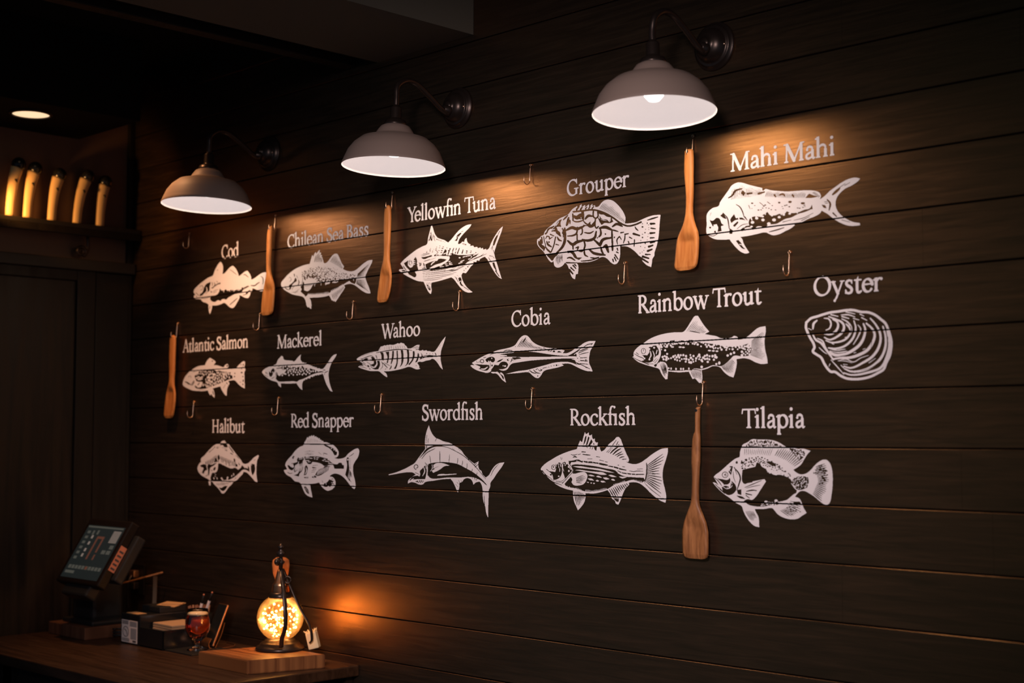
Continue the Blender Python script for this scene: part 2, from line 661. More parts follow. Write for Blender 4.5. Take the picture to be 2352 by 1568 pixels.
def text_canvas(txt, step):
    txt = txt.replace('fi', '\ufb01')
    pens, x = [], 0
    for i, c in enumerate(txt):
        g, adv = glyph(c)
        x += KERN.get(txt[i - 1] + c, 0) if i else 0
        pens.append((x, g))
        x += adv
    cv = Canvas(-80, -260, x + 60, 780, step)
    for ox, g in pens:
        cv.x0 -= ox; cv.xs = cv.xs - ox
        for op in g.ops:
            if op[0] == 'arc':
                cv.stroke(op[1], [q * 1.12 + 6 for q in op[2]], 1.0)
            elif op[0] in 'Kp':
                run_ops(cv, [(op[0], op[1] * 1.12 + 6, op[2])], 14)
            else:
                run_ops(cv, [op], 14)
        cv.x0 += ox; cv.xs = cv.xs + ox
    return cv, x


# text, left x, right x, baseline (x, y), ascender or capital (x, y top, y bottom, units)
NAMES = [
    ('Cod', 509, 548.5, (540, 589.8), (546, 553, 588.8, 745)),
    ('Chilean Sea Bass', 660.5, 846.5, (706, 563.3), (706, 527.7, 563.3, 745)),
    ('Yellowfin Tuna', 936, 1139, (980, 504.6), (980, 464.6, 504.6, 745)),
    ('Grouper', 1302.5, 1445, (1336, 446), (1336, 419.6, 446, 460)),
    ('Mahi Mahi', 1678, 1916.5, (1752, 383), (1752, 335, 383, 745)),
    ('Atlantic Salmon', 420, 569.5, (445, 807.5), (445, 774.6, 807.5, 745)),
    ('Mackerel', 636.5, 738.5, (736, 793.2), (736, 757, 793.2, 745)),
    ('Wahoo', 876, 965, (921.5, 773.8), (921.5, 736, 773.8, 745)),
    ('Cobia', 1175, 1264.5, (1222, 747.4), (1222, 704.6, 747.4, 745)),
    ('Rainbow Trout', 1465.5, 1750, (1556, 712.8), (1556, 664.4, 712.8, 745)),
    ('Oyster', 1869.5, 2028, (1970, 672.6), (1889, 634, 680, 668)),
    ('Halibut', 487.5, 562, (519, 993.7), (519, 958.8, 993.7, 745)),
    ('Red Snapper', 668.5, 812.5, (708, 981.3), (708, 945, 981.3, 745)),
    ('Swordfish', 970, 1108.5, (1053, 964.3), (1053, 922.4, 964.3, 745)),
    ('Rockfish', 1309.5, 1459.5, (1377, 976.5), (1377, 932.2, 976.5, 745)),
    ('Tilapia', 1704, 1849.5, (1757, 982.8), (1757, 931.8, 982.8, 745)),
]


def build_name(txt, xl, xr, base, asc, m):
    z0 = px_on(base[0], base[1]).z
    # the ends of the baseline on the wall
    def x_at(px):
        a, b = 0.0, 1567.0
        for _ in range(40):
            c = (a + b) / 2
            if px_on(px, c).z > z0:
                a = c
            else:
                b = c
        return px_on(px, a).x
    X0, X1 = x_at(xl), x_at(xr)
    sz = (px_on(asc[0], asc[1]).z - px_on(asc[0], asc[2]).z) / asc[3]
    pxpu = (asc[2] - asc[1]) / asc[3]
    cv, adv = text_canvas(txt, .55 / pxpu)
    ink = np.where(cv.A.any(0))[0]
    u0, u1 = cv.xs[ink[0]], cv.xs[ink[-1]]
    sx = (X1 - X0) / (u1 - u0)
    cut_grooves(cv, lambda c: np.repeat((z0 + c.ys * sz)[:, None], c.W, 1))
    me = canvas_mesh('name_lettering', cv, lambda P: np.stack([X0 + (P[:, 0] - u0) * sx, np.full(len(P), -.0006), z0 + P[:, 1] * sz], 1))
    o = obj('name_lettering', me, m)
    return tag(o, 'white painted lettering "%s" on the dark plank wall' % txt, 'lettering')

# ---------------------------------------------------------------- the painted fish: (label, origin x, y, zoom, shapes)
FISH = []
FISH.append(('white painted cod picture under the word Cod, its tail behind a wooden spatula', 430, 590, 11.2, [
('P', '170,880 190,830 240,770 330,690 420,620 500,560 580,515 660,480 700,380 760,250 820,160 855,122 890,150 915,200 928,280 922,360 912,440 960,420 1010,370 1060,310 1110,260 1170,225 1215,255 1270,330 1310,410 1330,495 1370,470 1430,420 1490,375 1550,352 1590,400 1630,470 1650,530 1645,580 1700,565 1770,520 1850,460 1950,405 2030,388 2038,460 2015,570 1995,700 1980,800 1955,880 1880,880 1800,850 1740,820 1680,805 1680,850 1655,905 1630,910 1630,950 1600,1020 1565,1060 1500,1050 1440,1025 1380,990 1345,985 1350,1040 1320,1110 1270,1200 1220,1280 1180,1312 1130,1308 1090,1285 1040,1240 990,1195 955,1180 870,1215 760,1245 645,1248 640,1310 625,1370 605,1430 590,1470 570,1430 555,1330 550,1220 480,1175 420,1160 380,1130 355,1085 280,1080 205,1080 180,1050 178,1000 215,968 175,920'),
('N', '845,805 880,850 950,860 1000,830 1080,860 1150,840 1220,860 1300,830 1370,840 1420,780 1500,770 1560,740 1610,752 1520,800 1450,840 1390,915 1290,940 1200,965 1140,1000 1060,1045 1000,1100 960,1080 900,1090 860,1135 800,1110 720,1155 650,1145 590,1090 600,1020 680,1000 760,970 820,900'),
('p', 20, '890,820 890,868|940,820 945,905|1060,830 1105,885|1140,820 1160,868|1190,830 1210,882|1300,830 1320,862|1340,810 1345,862|1380,780 1400,832|1010,830 1050,870|1440,770 1470,800'),
('N', '500,690 560,660 590,635 605,680 580,760 578,860 560,885 530,895 520,905 500,930 440,955 360,1000 325,1010 330,950 380,925 415,860 440,780'),
('p', 26, '495,775 515,850 490,905 420,960'),
('N', '615,790 650,780 720,720 790,680 855,655 862,695 800,705 720,755 650,815'),
('n', 16, '630,645 655,690 640,750|690,650 715,690 705,730|760,625 790,660'),
('p', 14, '625,690 640,780|600,700 615,760'),
('N', '605,870 645,895 625,925 608,900'),
('n', 11, '660,900 720,860 800,840|680,920 760,890'),
('n', 14, '355,1065 470,1060 590,1030|220,912 270,960 310,1005|230,1010 265,1025'),
('n', 13, '325,775 350,742 392,740 408,785 385,840 340,850'),
('n', 15, '1090,320 1150,355 1220,410 1280,455|770,340 800,325'),
('n', 20, '1450,460 1490,450 1540,490 1580,520|1890,490 1940,530 1960,600 1945,705'),
('n', 30, '1640,735 1740,735 1800,690 1860,652'),
('n', 24, '1100,1230 1180,1160 1290,1060'),
('n', 44, '1530,930 1615,862'),
('n', 16, '1430,985 1500,965 1560,940|590,1270 588,1330|1610,870 1640,910'),
]))
FISH.append(('white painted Chilean sea bass picture with rows of small scale marks, under a bright patch', 640, 565, 10.453, [
('P', '62,900 75,860 130,790 210,700 300,620 400,550 500,500 620,455 750,425 770,350 795,260 808,215 828,235 836,255 860,190 890,140 902,165 906,185 940,140 975,95 992,100 985,160 1015,150 1020,165 1010,215 1045,215 1035,265 1055,270 1060,310 1075,350 1085,400 1120,412 1150,400 1200,350 1250,280 1310,210 1370,180 1415,190 1445,240 1480,320 1520,410 1575,490 1545,550 1620,585 1700,605 1790,600 1860,570 1930,515 2000,450 2080,390 2160,345 2258,330 2240,400 2190,500 2130,620 2085,740 2095,790 2130,890 2180,1010 2210,1135 2120,1130 2020,1080 1920,1005 1830,940 1750,910 1680,910 1620,925 1575,945 1598,990 1560,1060 1490,1160 1420,1270 1365,1345 1342,1312 1320,1330 1298,1302 1275,1300 1250,1245 1215,1185 1120,1210 980,1230 860,1235 745,1240 780,1320 790,1400 785,1510 752,1492 732,1462 710,1475 680,1440 660,1360 640,1290 600,1230 550,1205 450,1185 340,1160 230,1105 150,1055 110,1020 70,960'),
('N', '570,950 585,845 608,870 612,940 615,1060 700,1082 760,1040 800,980 830,925 930,900 960,868 1010,880 1020,805 1060,850 1110,870 1140,925 1230,900 1260,785 1282,850 1340,885 1400,875 1440,850 1500,790 1560,800 1650,800 1720,790 1800,775 1870,778 1862,850 1830,912 1740,872 1700,835 1620,880 1560,920 1480,960 1400,1020 1310,1060 1250,1100 1210,1130 1100,1145 1000,1152 900,1162 800,1168 720,1160 675,1190 645,1215 620,1170 580,1140 530,1090 560,1040 525,965'),
('r', 17, 17, '690,1180 900,1172 1210,1140', '698,1135 905,1128 1212,1092'),
('r', 8, 18, '1240,1105 1400,1030 1560,935', '1262,1060 1410,985 1540,905'),
('p', 18, '1022,850 1022,940|1130,880 1130,935|868,900 868,965|1800,770 1805,830|1300,850 1300,885'),
('X', 5, 175, 15, 11, '540,620 700,545 900,520 1200,525 1450,620 1700,655 1865,680 1865,770 1500,790 1260,790 1100,860 950,860 900,830 880,780 760,760 600,800 570,700'),
('X', 8, 26, 20, 17, '640,700 860,650 1100,790 1500,780 1480,860 1000,850'),
('X', 9, 30, 9, 6, '700,540 950,470 1250,490 1500,600 1480,640 1200,540 900,530'),
('N', '600,700 645,760 655,825 620,800'), ('N', '680,722 722,708 700,762 668,782'), ('N', '790,740 842,695 832,752 800,765'),
('n', 12, '615,940 760,920 925,898|625,962 740,945 815,935'),
('n', 18, '140,985 200,1032 255,1052'),
('N', '250,940 310,900 370,840 400,755 432,792 432,850 385,872 335,922 312,980 285,1045 250,1045 265,990'),
('n', 22, '482,815 492,880 468,935|376,675 386,725'),
('n', 9, '248,782 270,745 300,772 296,830 268,850 262,845|150,960 210,1000|300,1110 400,1100 500,1030|380,1130 470,1090|560,690 580,800 540,950|400,960 340,1000 330,1060|430,700 470,780'),
('R', 13, 12, '1230,375 1370,445 1515,545', '1335,215 1435,270 1558,505'),
('R', 6, 17, '845,385 950,385 1055,390', '890,215 975,170 1040,275'),
('R', 7, 13, '1905,660 1895,700 1885,750', '2225,370 2150,520 2065,720'),
('R', 8, 13, '1885,800 1875,850 1865,905', '2075,810 2120,980 2185,1110'),
('R', 11, 14, '1270,1160 1400,1080 1560,970', '1310,1290 1400,1255 1580,1010'),
]))
FISH.append(('white painted yellowfin tuna picture with long curved fins and forked tail', 910, 505, 9.224, [
('P', '58,1070 75,1048 150,1038 160,1025 90,925 170,840 250,770 350,690 450,620 550,565 650,515 680,380 715,240 745,115 765,115 790,200 820,290 850,340 880,375 950,405 1030,430 1075,460 1105,478 1180,400 1270,290 1350,205 1430,145 1510,105 1600,90 1580,130 1530,190 1450,270 1380,350 1335,420 1310,510 1345,510 1410,455 1440,470 1460,410 1495,380 1500,430 1530,490 1585,525 1560,550 1640,545 1650,575 1725,570 1730,600 1790,580 1800,610 1840,590 1850,630 1910,610 1915,640 1960,610 2010,500 2060,400 2120,300 2190,200 2265,130 2240,230 2200,340 2150,470 2110,590 2085,680 2090,760 2120,860 2150,960 2190,1090 2240,1250 2180,1220 2110,1140 2040,1030 1980,920 1930,830 1880,780 1830,800 1780,830 1765,865 1710,855 1700,895 1640,885 1640,935 1590,980 1540,1050 1480,1130 1420,1115 1390,1160 1395,1230 1430,1320 1490,1410 1560,1480 1625,1530 1540,1540 1450,1510 1370,1440 1290,1340 1220,1250 1170,1215 1060,1250 920,1290 750,1330 745,1400 755,1500 740,1572 700,1540 650,1460 610,1370 585,1310 450,1290 320,1235 200,1170 110,1110'),
('N', '165,915 240,870 260,850 252,960 300,1014 345,995 376,900 372,850 415,780 435,820 450,900 465,960 480,1040 460,1060 400,1100 430,1160 420,1205 390,1218 330,1185 280,1160 270,1110 290,1070 240,1020 190,960'),
('p', 18, '375,905 410,905|380,945 400,940|450,900 450,935|375,860 405,870|455,960 480,1060|430,800 470,830'),
('N', '470,900 540,905 530,960 500,985 490,930'),
('p', 10, '480,910 530,915|480,935 525,940|500,890 530,890'),
('n', 12, '300,840 275,890 285,940 325,955|285,880 330,870 335,930'),
('n', 18, '150,970 180,1020 215,1065'), ('N', '110,1072 160,1058 215,1082 150,1088'),
('n', 22, '215,1080 260,1110 275,1150'), ('n', 11, '130,1130 230,1110'),
('N', '535,790 620,780 758,742 760,772 680,800 600,830 550,812'),
('n', 10, '530,745 620,715 720,705|540,770 640,735 720,722'),
('N', '620,940 720,895 800,870 870,865 900,822 980,822 1075,838 1020,880 930,920 830,950 740,1000 660,1058 640,1020'),
('p', 24, '740,955 770,915 820,880'),
('n', 8, '580,885 700,850 850,800|600,870 720,830'),
('N', '572,900 600,930 612,990 640,1050 560,1068 548,1030 590,1000 580,950'),
('p', 11, '575,985 610,980|570,1010 615,1005|560,1040 620,1035'),
('N', '805,745 880,705 900,748 960,742 1040,620 1072,640 1060,745 1130,735 1180,690 1240,720 1310,740 1400,745 1500,742 1600,728 1700,715 1770,695 1700,765 1600,825 1520,885 1450,945 1370,968 1250,1005 1150,1015 1070,1033 900,1052 700,1072 800,1020 950,960 1080,890 1135,815 1130,768 1000,762 880,758 810,772'),
('p', 20, '1120,880 1150,878|1130,915 1180,910|1130,942 1190,942|1045,935 1085,930|1060,972 1110,965|925,970 980,955|935,998 1015,986|1420,788 1460,775|1480,772 1510,765|1525,762 1590,752|1590,792 1605,772|1535,832 1575,820|1370,882 1445,850|1330,922 1405,895|1650,800 1685,785|1640,748 1760,700|1010,720 1060,700|850,745 900,715|1120,745 1170,735'),
('D', '1347,800,22,14'),
('n', 12, '1500,892 1700,812 1920,716|1640,820 1780,770 1860,715'),
('n', 24, '1100,725 1150,605|1180,705 1222,600|1255,700 1278,600|1300,710 1342,600|1400,705 1420,630'),
('p', 14, '1080,740 1110,640|1225,720 1290,620|1330,720 1350,640|1180,700 1190,640'),
('d', '1500,660,20,14 1495,697,18,10 1590,660,15,9 1580,690,18,9 1690,690,12,10 650,690,16,7 655,665,12,6 722,637,16,9 730,605,10,7 720,668,14,7 770,680,16,6 775,655,14,6 800,620,10,5 850,608,18,8 845,640,20,9 860,575,12,7 930,550,9,9 920,590,14,6 910,650,16,8 985,602,20,9 1000,570,14,8 970,650,20,10 960,690,20,10 880,690,18,9 870,662,18,8 580,705,10,5 1075,590,9,9 1140,608,12,10 1110,650,16,12'),
('n', 14, '560,1090 800,1072 1050,1052|560,1130 800,1112 1150,1062 1420,975|1020,1078 1250,1060 1450,975'),
('n', 11, '570,1165 850,1140 1100,1110 1320,1055|570,1205 850,1180 1100,1150 1280,1105|570,1238 800,1230 1000,1195 1220,1145|570,1268 720,1272 850,1260 980,1232'),
('p', 16, '1110,1045 1220,1025 1310,985|1250,1040 1330,1015'),
('N', '740,235 752,300 772,380 762,452 735,432 702,432 718,340'),
('n', 11, '785,300 800,380 830,450|690,450 705,400|800,330 830,390'),
('p', 12, '735,300 760,400|720,400 735,450'),
('d', '860,410,9,14 885,415,8,13 910,430,8,12 940,440,8,12 965,445,7,12 1000,455,6,9 1035,465,6,8'),
('N', '1366,268 1388,285 1332,352 1292,442 1232,440 1280,400 1290,330'), ('n', 11, '1385,255 1425,230'), ('p', 14, '1310,350 1325,400|1250,380 1270,410'),
('n', 10, '1420,490 1470,520|1400,500 1450,530'), ('d', '1475,522,16,11'),
('N', '2130,328 2162,328 2122,442 2082,540 2050,532 2070,440'), ('n', 12, '2195,235 2150,330|2060,540 2010,610|2050,580 2030,640'),
('N', '2040,900 2082,898 2112,1000 2142,1100 2120,1072 2060,982'), ('n', 13, '1955,790 1990,850 2020,900|1980,760 2060,772|2060,640 2085,720|2060,790 2085,810'), ('n', 22, '2110,1080 2185,1195'),
('N', '648,1370 690,1378 730,1442 722,1502 690,1472 660,1422'), ('p', 12, '690,1380 720,1450|670,1400 690,1450'), ('n', 8, '650,1340 655,1370|680,1335 690,1370|710,1330 735,1370'),
('N', '1318,1232 1360,1208 1388,1262 1380,1330 1440,1410 1380,1392 1340,1312'), ('p', 16, '1330,1330 1370,1290'), ('n', 14, '1440,1420 1540,1485|1265,1220 1320,1310'), ('n', 7, '1240,1200 1300,1240|1290,1170 1330,1200'),
('d', '1520,990,15 1480,1030,9,13 1440,1070,9,13 1545,965,9'),
]))
FISH.append(('white painted grouper picture covered in wavy dark blotches', 1228, 450, 7.84, [
('P', '45,830 50,780 85,760 130,715 160,705 180,650 230,590 300,530 380,460 460,400 540,365 600,335 680,240 770,178 775,205 850,145 850,195 915,160 910,205 980,148 985,195 1045,138 1045,180 1090,165 1095,200 1150,190 1200,130 1260,80 1330,65 1410,85 1490,150 1560,230 1610,310 1640,400 1625,495 1720,490 1830,470 1940,420 2060,370 2160,345 2270,340 2255,480 2245,620 2230,760 2200,900 2160,1030 2160,1070 2125,1130 2115,1200 2100,1280 2030,1250 1960,1190 1900,1100 1830,1020 1760,960 1680,915 1545,900 1545,1000 1530,1130 1490,1210 1440,1230 1380,1200 1310,1130 1250,1100 1190,1105 1120,1145 1000,1185 870,1195 740,1195 780,1230 785,1400 745,1410 730,1500 690,1480 650,1410 620,1310 590,1240 550,1200 500,1260 420,1290 365,1265 345,1200 340,1165 320,1195 295,1190 200,1060 160,1000 90,930 55,880'),
('N', '70,800 100,822 130,870 180,905 188,935 165,977 100,920 65,860'), ('k', 13, '108,790 116,870|130,745 140,850'), ('k', 8, '165,730 180,820 200,900 168,985'),
('N', '215,1062 330,1045 400,1028 432,1040 360,1112 330,1160 312,1167 260,1110'),
('N', '330,590 380,540 402,572 420,620 460,650 470,722 440,692 400,652 360,640 300,640'),
('N', '370,542 430,450 495,415 470,480 482,560 440,552 400,557'), ('p', 16, '390,530 440,460|360,600 300,620'),
('n', 18, '220,660 250,600 310,560|200,680 230,650|300,580 350,545|520,430 560,390 600,350'),
('n', 30, '545,580 552,700 540,830 500,920 400,1025'), ('n', 14, '505,580 520,640 515,740'),
('n', 13, '200,770 225,722 262,735 270,775 325,738|285,690 350,720'), ('n', 22, '222,820 240,870 305,915'), ('d', '260,830,16'), ('k', 11, '380,738 350,880 300,1010'),
('N', '200,900 240,950 310,1012 280,1030 212,960'),
('n', 20, '400,660 470,722|410,740 440,790 485,808'), ('n', 13, '388,870 438,885|490,590 515,600 500,680'),
('k', 16, '700,285 860,268 1060,250 1250,300 1420,395 1550,490 1680,540 1800,520 1920,470'),
('N', '1140,275 1300,330 1375,370 1345,472 1308,448 1180,415 1168,360 1200,335 1150,310'), ('P', '1172,360 1190,335 1240,335 1300,370 1370,385 1340,465 1310,430 1220,415'),
('N', '1135,380 1180,415 1240,440 1320,452 1350,475 1395,410 1420,462 1360,490 1260,488 1210,522 1180,480'),
('N', '1375,370 1400,370 1395,430 1370,470'),
('k', 30, '868,285 872,400'), ('n', 44, '715,365 760,390 840,340 870,330'), ('N', '735,370 770,390 820,380 845,420 780,412'), ('k', 13, '690,325 695,440'), ('n', 30, '615,390 600,470 578,530'), ('n', 14, '640,440 640,500'),
('n', 16, '690,442 750,465 870,440 890,428|870,440 960,510 1005,470'), ('n', 28, '915,415 970,358 1045,365'), ('k', 14, '1060,270 1062,370 1100,408 1142,370 1140,290'),
('N', '880,515 940,525 1000,480 1020,520 1090,440 1105,500 1080,545 1000,572 940,540 870,562'), ('n', 34, '575,615 680,570 760,592 880,550'),
('k', 13, '1095,430 1098,560 1120,582 1150,550'), ('n', 34, '1170,580 1270,560 1395,612'), ('n', 17, '1380,610 1440,620 1505,640'), ('n', 22, '1185,580 1190,700 1130,755'), ('p', 12, '1140,700 1150,760'),
('n', 20, '595,722 690,712 750,680 770,620 770,560'), ('k', 13, '768,690 770,800'), ('k', 13, '860,590 858,670 835,695'), ('n', 18, '900,658 1000,668 1062,635'),
('n', 30, '862,785 960,802 1080,755 1112,640'), ('n', 34, '600,808 690,872 760,832 880,800'), ('k', 16, '895,815 910,890 895,950'), ('n', 20, '895,960 910,1060 960,1092'),
('n', 32, '1075,790 1180,885 1230,790 1390,750'), ('k', 16, '1395,640 1400,790 1408,960'), ('n', 18, '690,880 695,960|740,935 790,918 770,975'),
('N', '590,985 690,982 735,1040 770,1105 860,1108 800,1152 720,1112 680,1050 640,1020 600,1032'), ('n', 20, '590,1120 640,1108 730,1158|800,990 850,995 885,975'),
('n', 30, '985,960 1060,1025 1130,1045 1270,1062'), ('n', 22, '1195,920 1215,1000 1250,1055'), ('n', 34, '1235,925 1290,892 1330,1010'), ('n', 22, '1400,900 1405,980'),
('n', 15, '840,1172 1000,1158 1155,1115|575,1200 740,1205'), ('n', 18, '1010,1110 1100,1120 1160,1100'),
('d', '1277,685,15'), ('n', 28, '1405,552 1480,505 1580,545'), ('n', 16, '1810,555 1830,590 1865,622|1555,662 1605,652|1630,690 1690,678'), ('n', 14, '1630,690 1625,770 1600,850|1495,870 1485,790 1530,728 1565,785|1710,742 1755,765|1800,790 1795,905|1690,820 1705,860|1440,740 1435,755|1400,640 1390,680'), ('n', 24, '1785,680 1890,712'),
('d', '1945,500,9 1945,557,16 2030,490,9,16 1990,660,13 1945,690,9 1945,747,14 2055,520,8 2060,570,7 2060,605,7 2050,680,8 1915,800,9 2030,790,7 1910,850,9 1995,855,12 1910,910,9 1990,930,8 1970,980,8 1940,1010,8 1900,1030,9 2000,600,8 2040,730,8'),
('n', 17, '2035,435 2120,408 2220,378'), ('n', 24, '2095,500 2165,498|2090,670 2165,662|2060,912 2130,888|2040,990 2115,960'), ('n', 17, '2100,580 2175,590|2090,755 2155,752|2090,842 2165,828|2000,1052 2085,1055'), ('n', 24, '1950,1090 2055,1122|1885,1100 2045,1195'),
('R', 22, 10, '1160,235 1300,290 1480,400 1610,480', '1235,115 1400,180 1540,310 1635,455'),
('n', 16, '760,250 805,190|830,250 862,200|920,230 942,200|980,225 1002,190|1040,220 1065,190'),
('n', 20, '760,240 790,200|830,245 850,210'),
('R', 7, 11, '395,1070 450,1045 505,1050', '372,1190 440,1250 512,1190'),
('n', 22, '630,1330 690,1402'), ('n', 16, '655,1290 715,1345|695,1250 745,1305|725,1235 750,1260'),
('n', 16, '1410,1140 1422,1185|1440,1105 1470,1170|1450,1060 1505,1140|1480,1010 1510,1025|1490,945 1500,980'),
]))
FISH.append(('white painted mahi mahi picture with blunt head and long back fin', 1610, 395, 6.272, [
('P', '85,620 110,570 170,520 260,485 275,440 300,400 350,330 400,260 440,200 490,165 550,148 620,160 700,185 780,205 885,230 885,265 905,265 930,245 1000,260 1100,272 1250,280 1400,270 1550,262 1660,275 1710,300 1730,345 1715,395 1790,340 1850,280 1930,220 2030,150 2130,100 2230,80 2295,95 2260,135 2180,190 2080,240 2000,310 1955,380 1940,460 1960,540 2010,610 2090,670 2180,715 2290,735 2295,765 2220,775 2120,770 2010,730 1910,670 1820,600 1740,555 1720,590 1640,640 1560,670 1440,725 1330,735 1355,765 1300,810 1220,850 1130,895 1040,910 980,890 940,870 800,895 680,920 570,935 600,970 610,1010 640,1070 700,1160 650,1175 580,1150 510,1090 450,1020 415,970 300,975 200,965 130,930 85,885 85,750'),
('N', '128,690 170,702 230,660 270,672 300,740 335,765 290,780 300,850 240,862 250,800 230,750 160,762 140,720'), ('N', '280,630 320,592 372,672 345,672'), ('n', 18, '320,590 380,660 400,740 408,815'),
('N', '140,600 160,560 130,650'), ('d', '135,800,14 175,770,12 205,860,14'),
('N', '415,808 462,842 452,892 412,892'), ('N', '425,690 480,605 502,660 600,660 650,702 620,690 500,692 440,735'), ('p', 22, '505,600 515,660|580,600 585,650|540,640 550,680'),
('n', 17, '510,468 560,500 600,570 625,650'), ('N', '618,640 640,640 680,702 660,692'),
('N', '690,740 710,668 780,638 850,640 920,600 960,575 1000,622 1060,625 1150,600 1200,612 1240,565 1300,590 1400,580 1500,542 1610,528 1500,575 1400,605 1300,655 1220,675 1130,725 1100,742 960,770 930,805 830,780 750,835 720,800 650,802 600,855 570,830 640,780 700,770'),
('p', 24, '720,640 735,690|790,620 800,650|850,600 860,640|920,570 930,610|1150,580 1160,612|1380,560 1390,590|1010,590 1020,630'),
('D', '745,725,26,20 805,665,24,18 890,640,20,13 895,690,24,20 980,745,27,22 1025,620,18 1055,690,28,22 1130,650,22,18 1195,615,20,15 1280,600,20,14 730,785,20,12 620,780,20'),
('n', 34, '485,770 530,725'), ('n', 10, '520,820 600,760 680,745'),
('d', '740,450,18,10 1285,430,26,16 1470,450,30,16 1130,440,18,12'), ('n', 10, '690,480 710,530|850,440 900,480|960,430 1000,460'), ('N', '1600,465 1612,535 1540,540 1580,512'),
('X', 3, 22, 14, 7, '700,470 1500,470 1500,520 900,560 720,560'),
('n', 28, '400,372 450,340 500,270 590,240'), ('N', '580,310 600,258 642,300 620,345'), ('n', 30, '670,312 735,305|830,312 915,288'),
('R', 22, 7, '430,400 640,370 880,330', '440,250 580,185 870,250'), ('R', 30, 8, '920,355 1250,375 1500,370', '950,270 1250,300 1520,285'), ('R', 7, 9, '1600,300 1700,370', '1640,280 1725,340'),
('N', '1505,372 1560,310 1640,340 1695,352 1600,372'), ('n', 26, '1130,330 1190,320 1210,350|1320,330 1340,360|1060,330 1080,355'),
('n', 40, '1900,325 1945,285 2000,235'), ('n', 28, '1820,395 1862,450 1850,548'), ('N', '1740,470 1790,480 1812,522 1770,512'), ('n', 22, '1905,590 1955,640'), ('n', 9, '2030,690 2150,722|2070,195 2150,150|1990,230 2080,165|1780,430 1830,420|1790,450 1835,445'),
('n', 10, '1340,695 1480,660 1620,590|1450,700 1570,640|1180,720 1300,690'), ('n', 18, '985,862 1090,835 1200,800'),
('N', '505,990 540,978 580,1020 600,1070 645,1112 600,1102 550,1050'), ('p', 12, '560,990 580,1010|560,1040 590,1050'), ('n', 11, '100,905 180,920 240,890'),
]))
FISH.append(('white painted Atlantic salmon picture, leftmost of the middle row', 410, 815, 14.25, [
('P', '145,920 170,820 220,710 290,620 370,540 440,490 540,420 680,360 870,335 900,260 950,170 1035,88 1120,140 1190,190 1225,235 1170,310 1165,335 1250,335 1360,365 1480,405 1540,320 1605,285 1640,350 1630,395 1595,440 1700,450 1880,450 1940,370 2030,280 2120,210 2170,205 2185,270 2165,400 2195,480 2165,560 2165,720 2165,850 2175,1000 2170,1095 2080,1050 1980,970 1900,880 1845,830 1740,830 1630,855 1680,930 1630,1020 1595,1130 1585,1320 1560,1335 1500,1270 1430,1160 1370,1025 1250,1060 1120,1095 1165,1180 1190,1400 1120,1340 1070,1270 1050,1330 1010,1270 965,1160 820,1180 620,1175 470,1160 320,1100 220,1050 150,990'),
('N', '530,680 600,630 680,540 820,490 900,500 1050,490 1170,490 1250,540 1330,510 1420,540 1560,550 1640,570 1720,560 1730,640 1770,700 1770,770 1650,800 1540,850 1430,900 1300,950 1150,1010 1000,1060 880,1100 740,1110 620,1100 560,1070 530,1010 560,1000 640,1070 740,1050 780,960 790,880 740,880 640,870 590,850 570,800 540,720'),
('x', 4, 26, 20, 38, '600,600 760,520 900,520 1150,530 1180,640 900,650 600,660'),
('x', 6, 70, 21, 42, '900,740 1150,700 1280,540 1720,590 1740,680 1600,790 1300,920 1050,1030 900,1050 800,980 880,880'),
('x', 7, 14, 28, 30, '580,720 820,700 800,800 620,820'),
('D', '980,715,28,30 1105,740,20,45 1270,590,18,26'),
('n', 42, '215,870 320,920 405,975'), ('N', '430,950 510,825 525,860 470,985 425,1015'), ('p', 14, '440,990 500,870'), ('n', 16, '300,930 340,985'),
('n', 11, '340,760 330,700 390,680 410,740 380,770|430,552 540,548 640,540'), ('n', 30, '640,975 690,915'),
('d', '1112,200,22 1600,355,24,30 2125,320,18,34 2115,400,16,24 2050,320,18,18 2072,575,32,26 2122,840,20,40 2112,960,18,26 2070,450,18,18 2112,705,24,18 2030,890,18,12 1850,600,18,24 1840,705,18,24'),
('n', 26, '1128,1190 1150,1300'), ('n', 13, '1470,1085 1545,960'), ('n', 26, '1575,905 1605,950'), ('n', 9, '600,1125 750,1140 900,1135'), ('n', 9, '1610,830 1740,795'),
]))
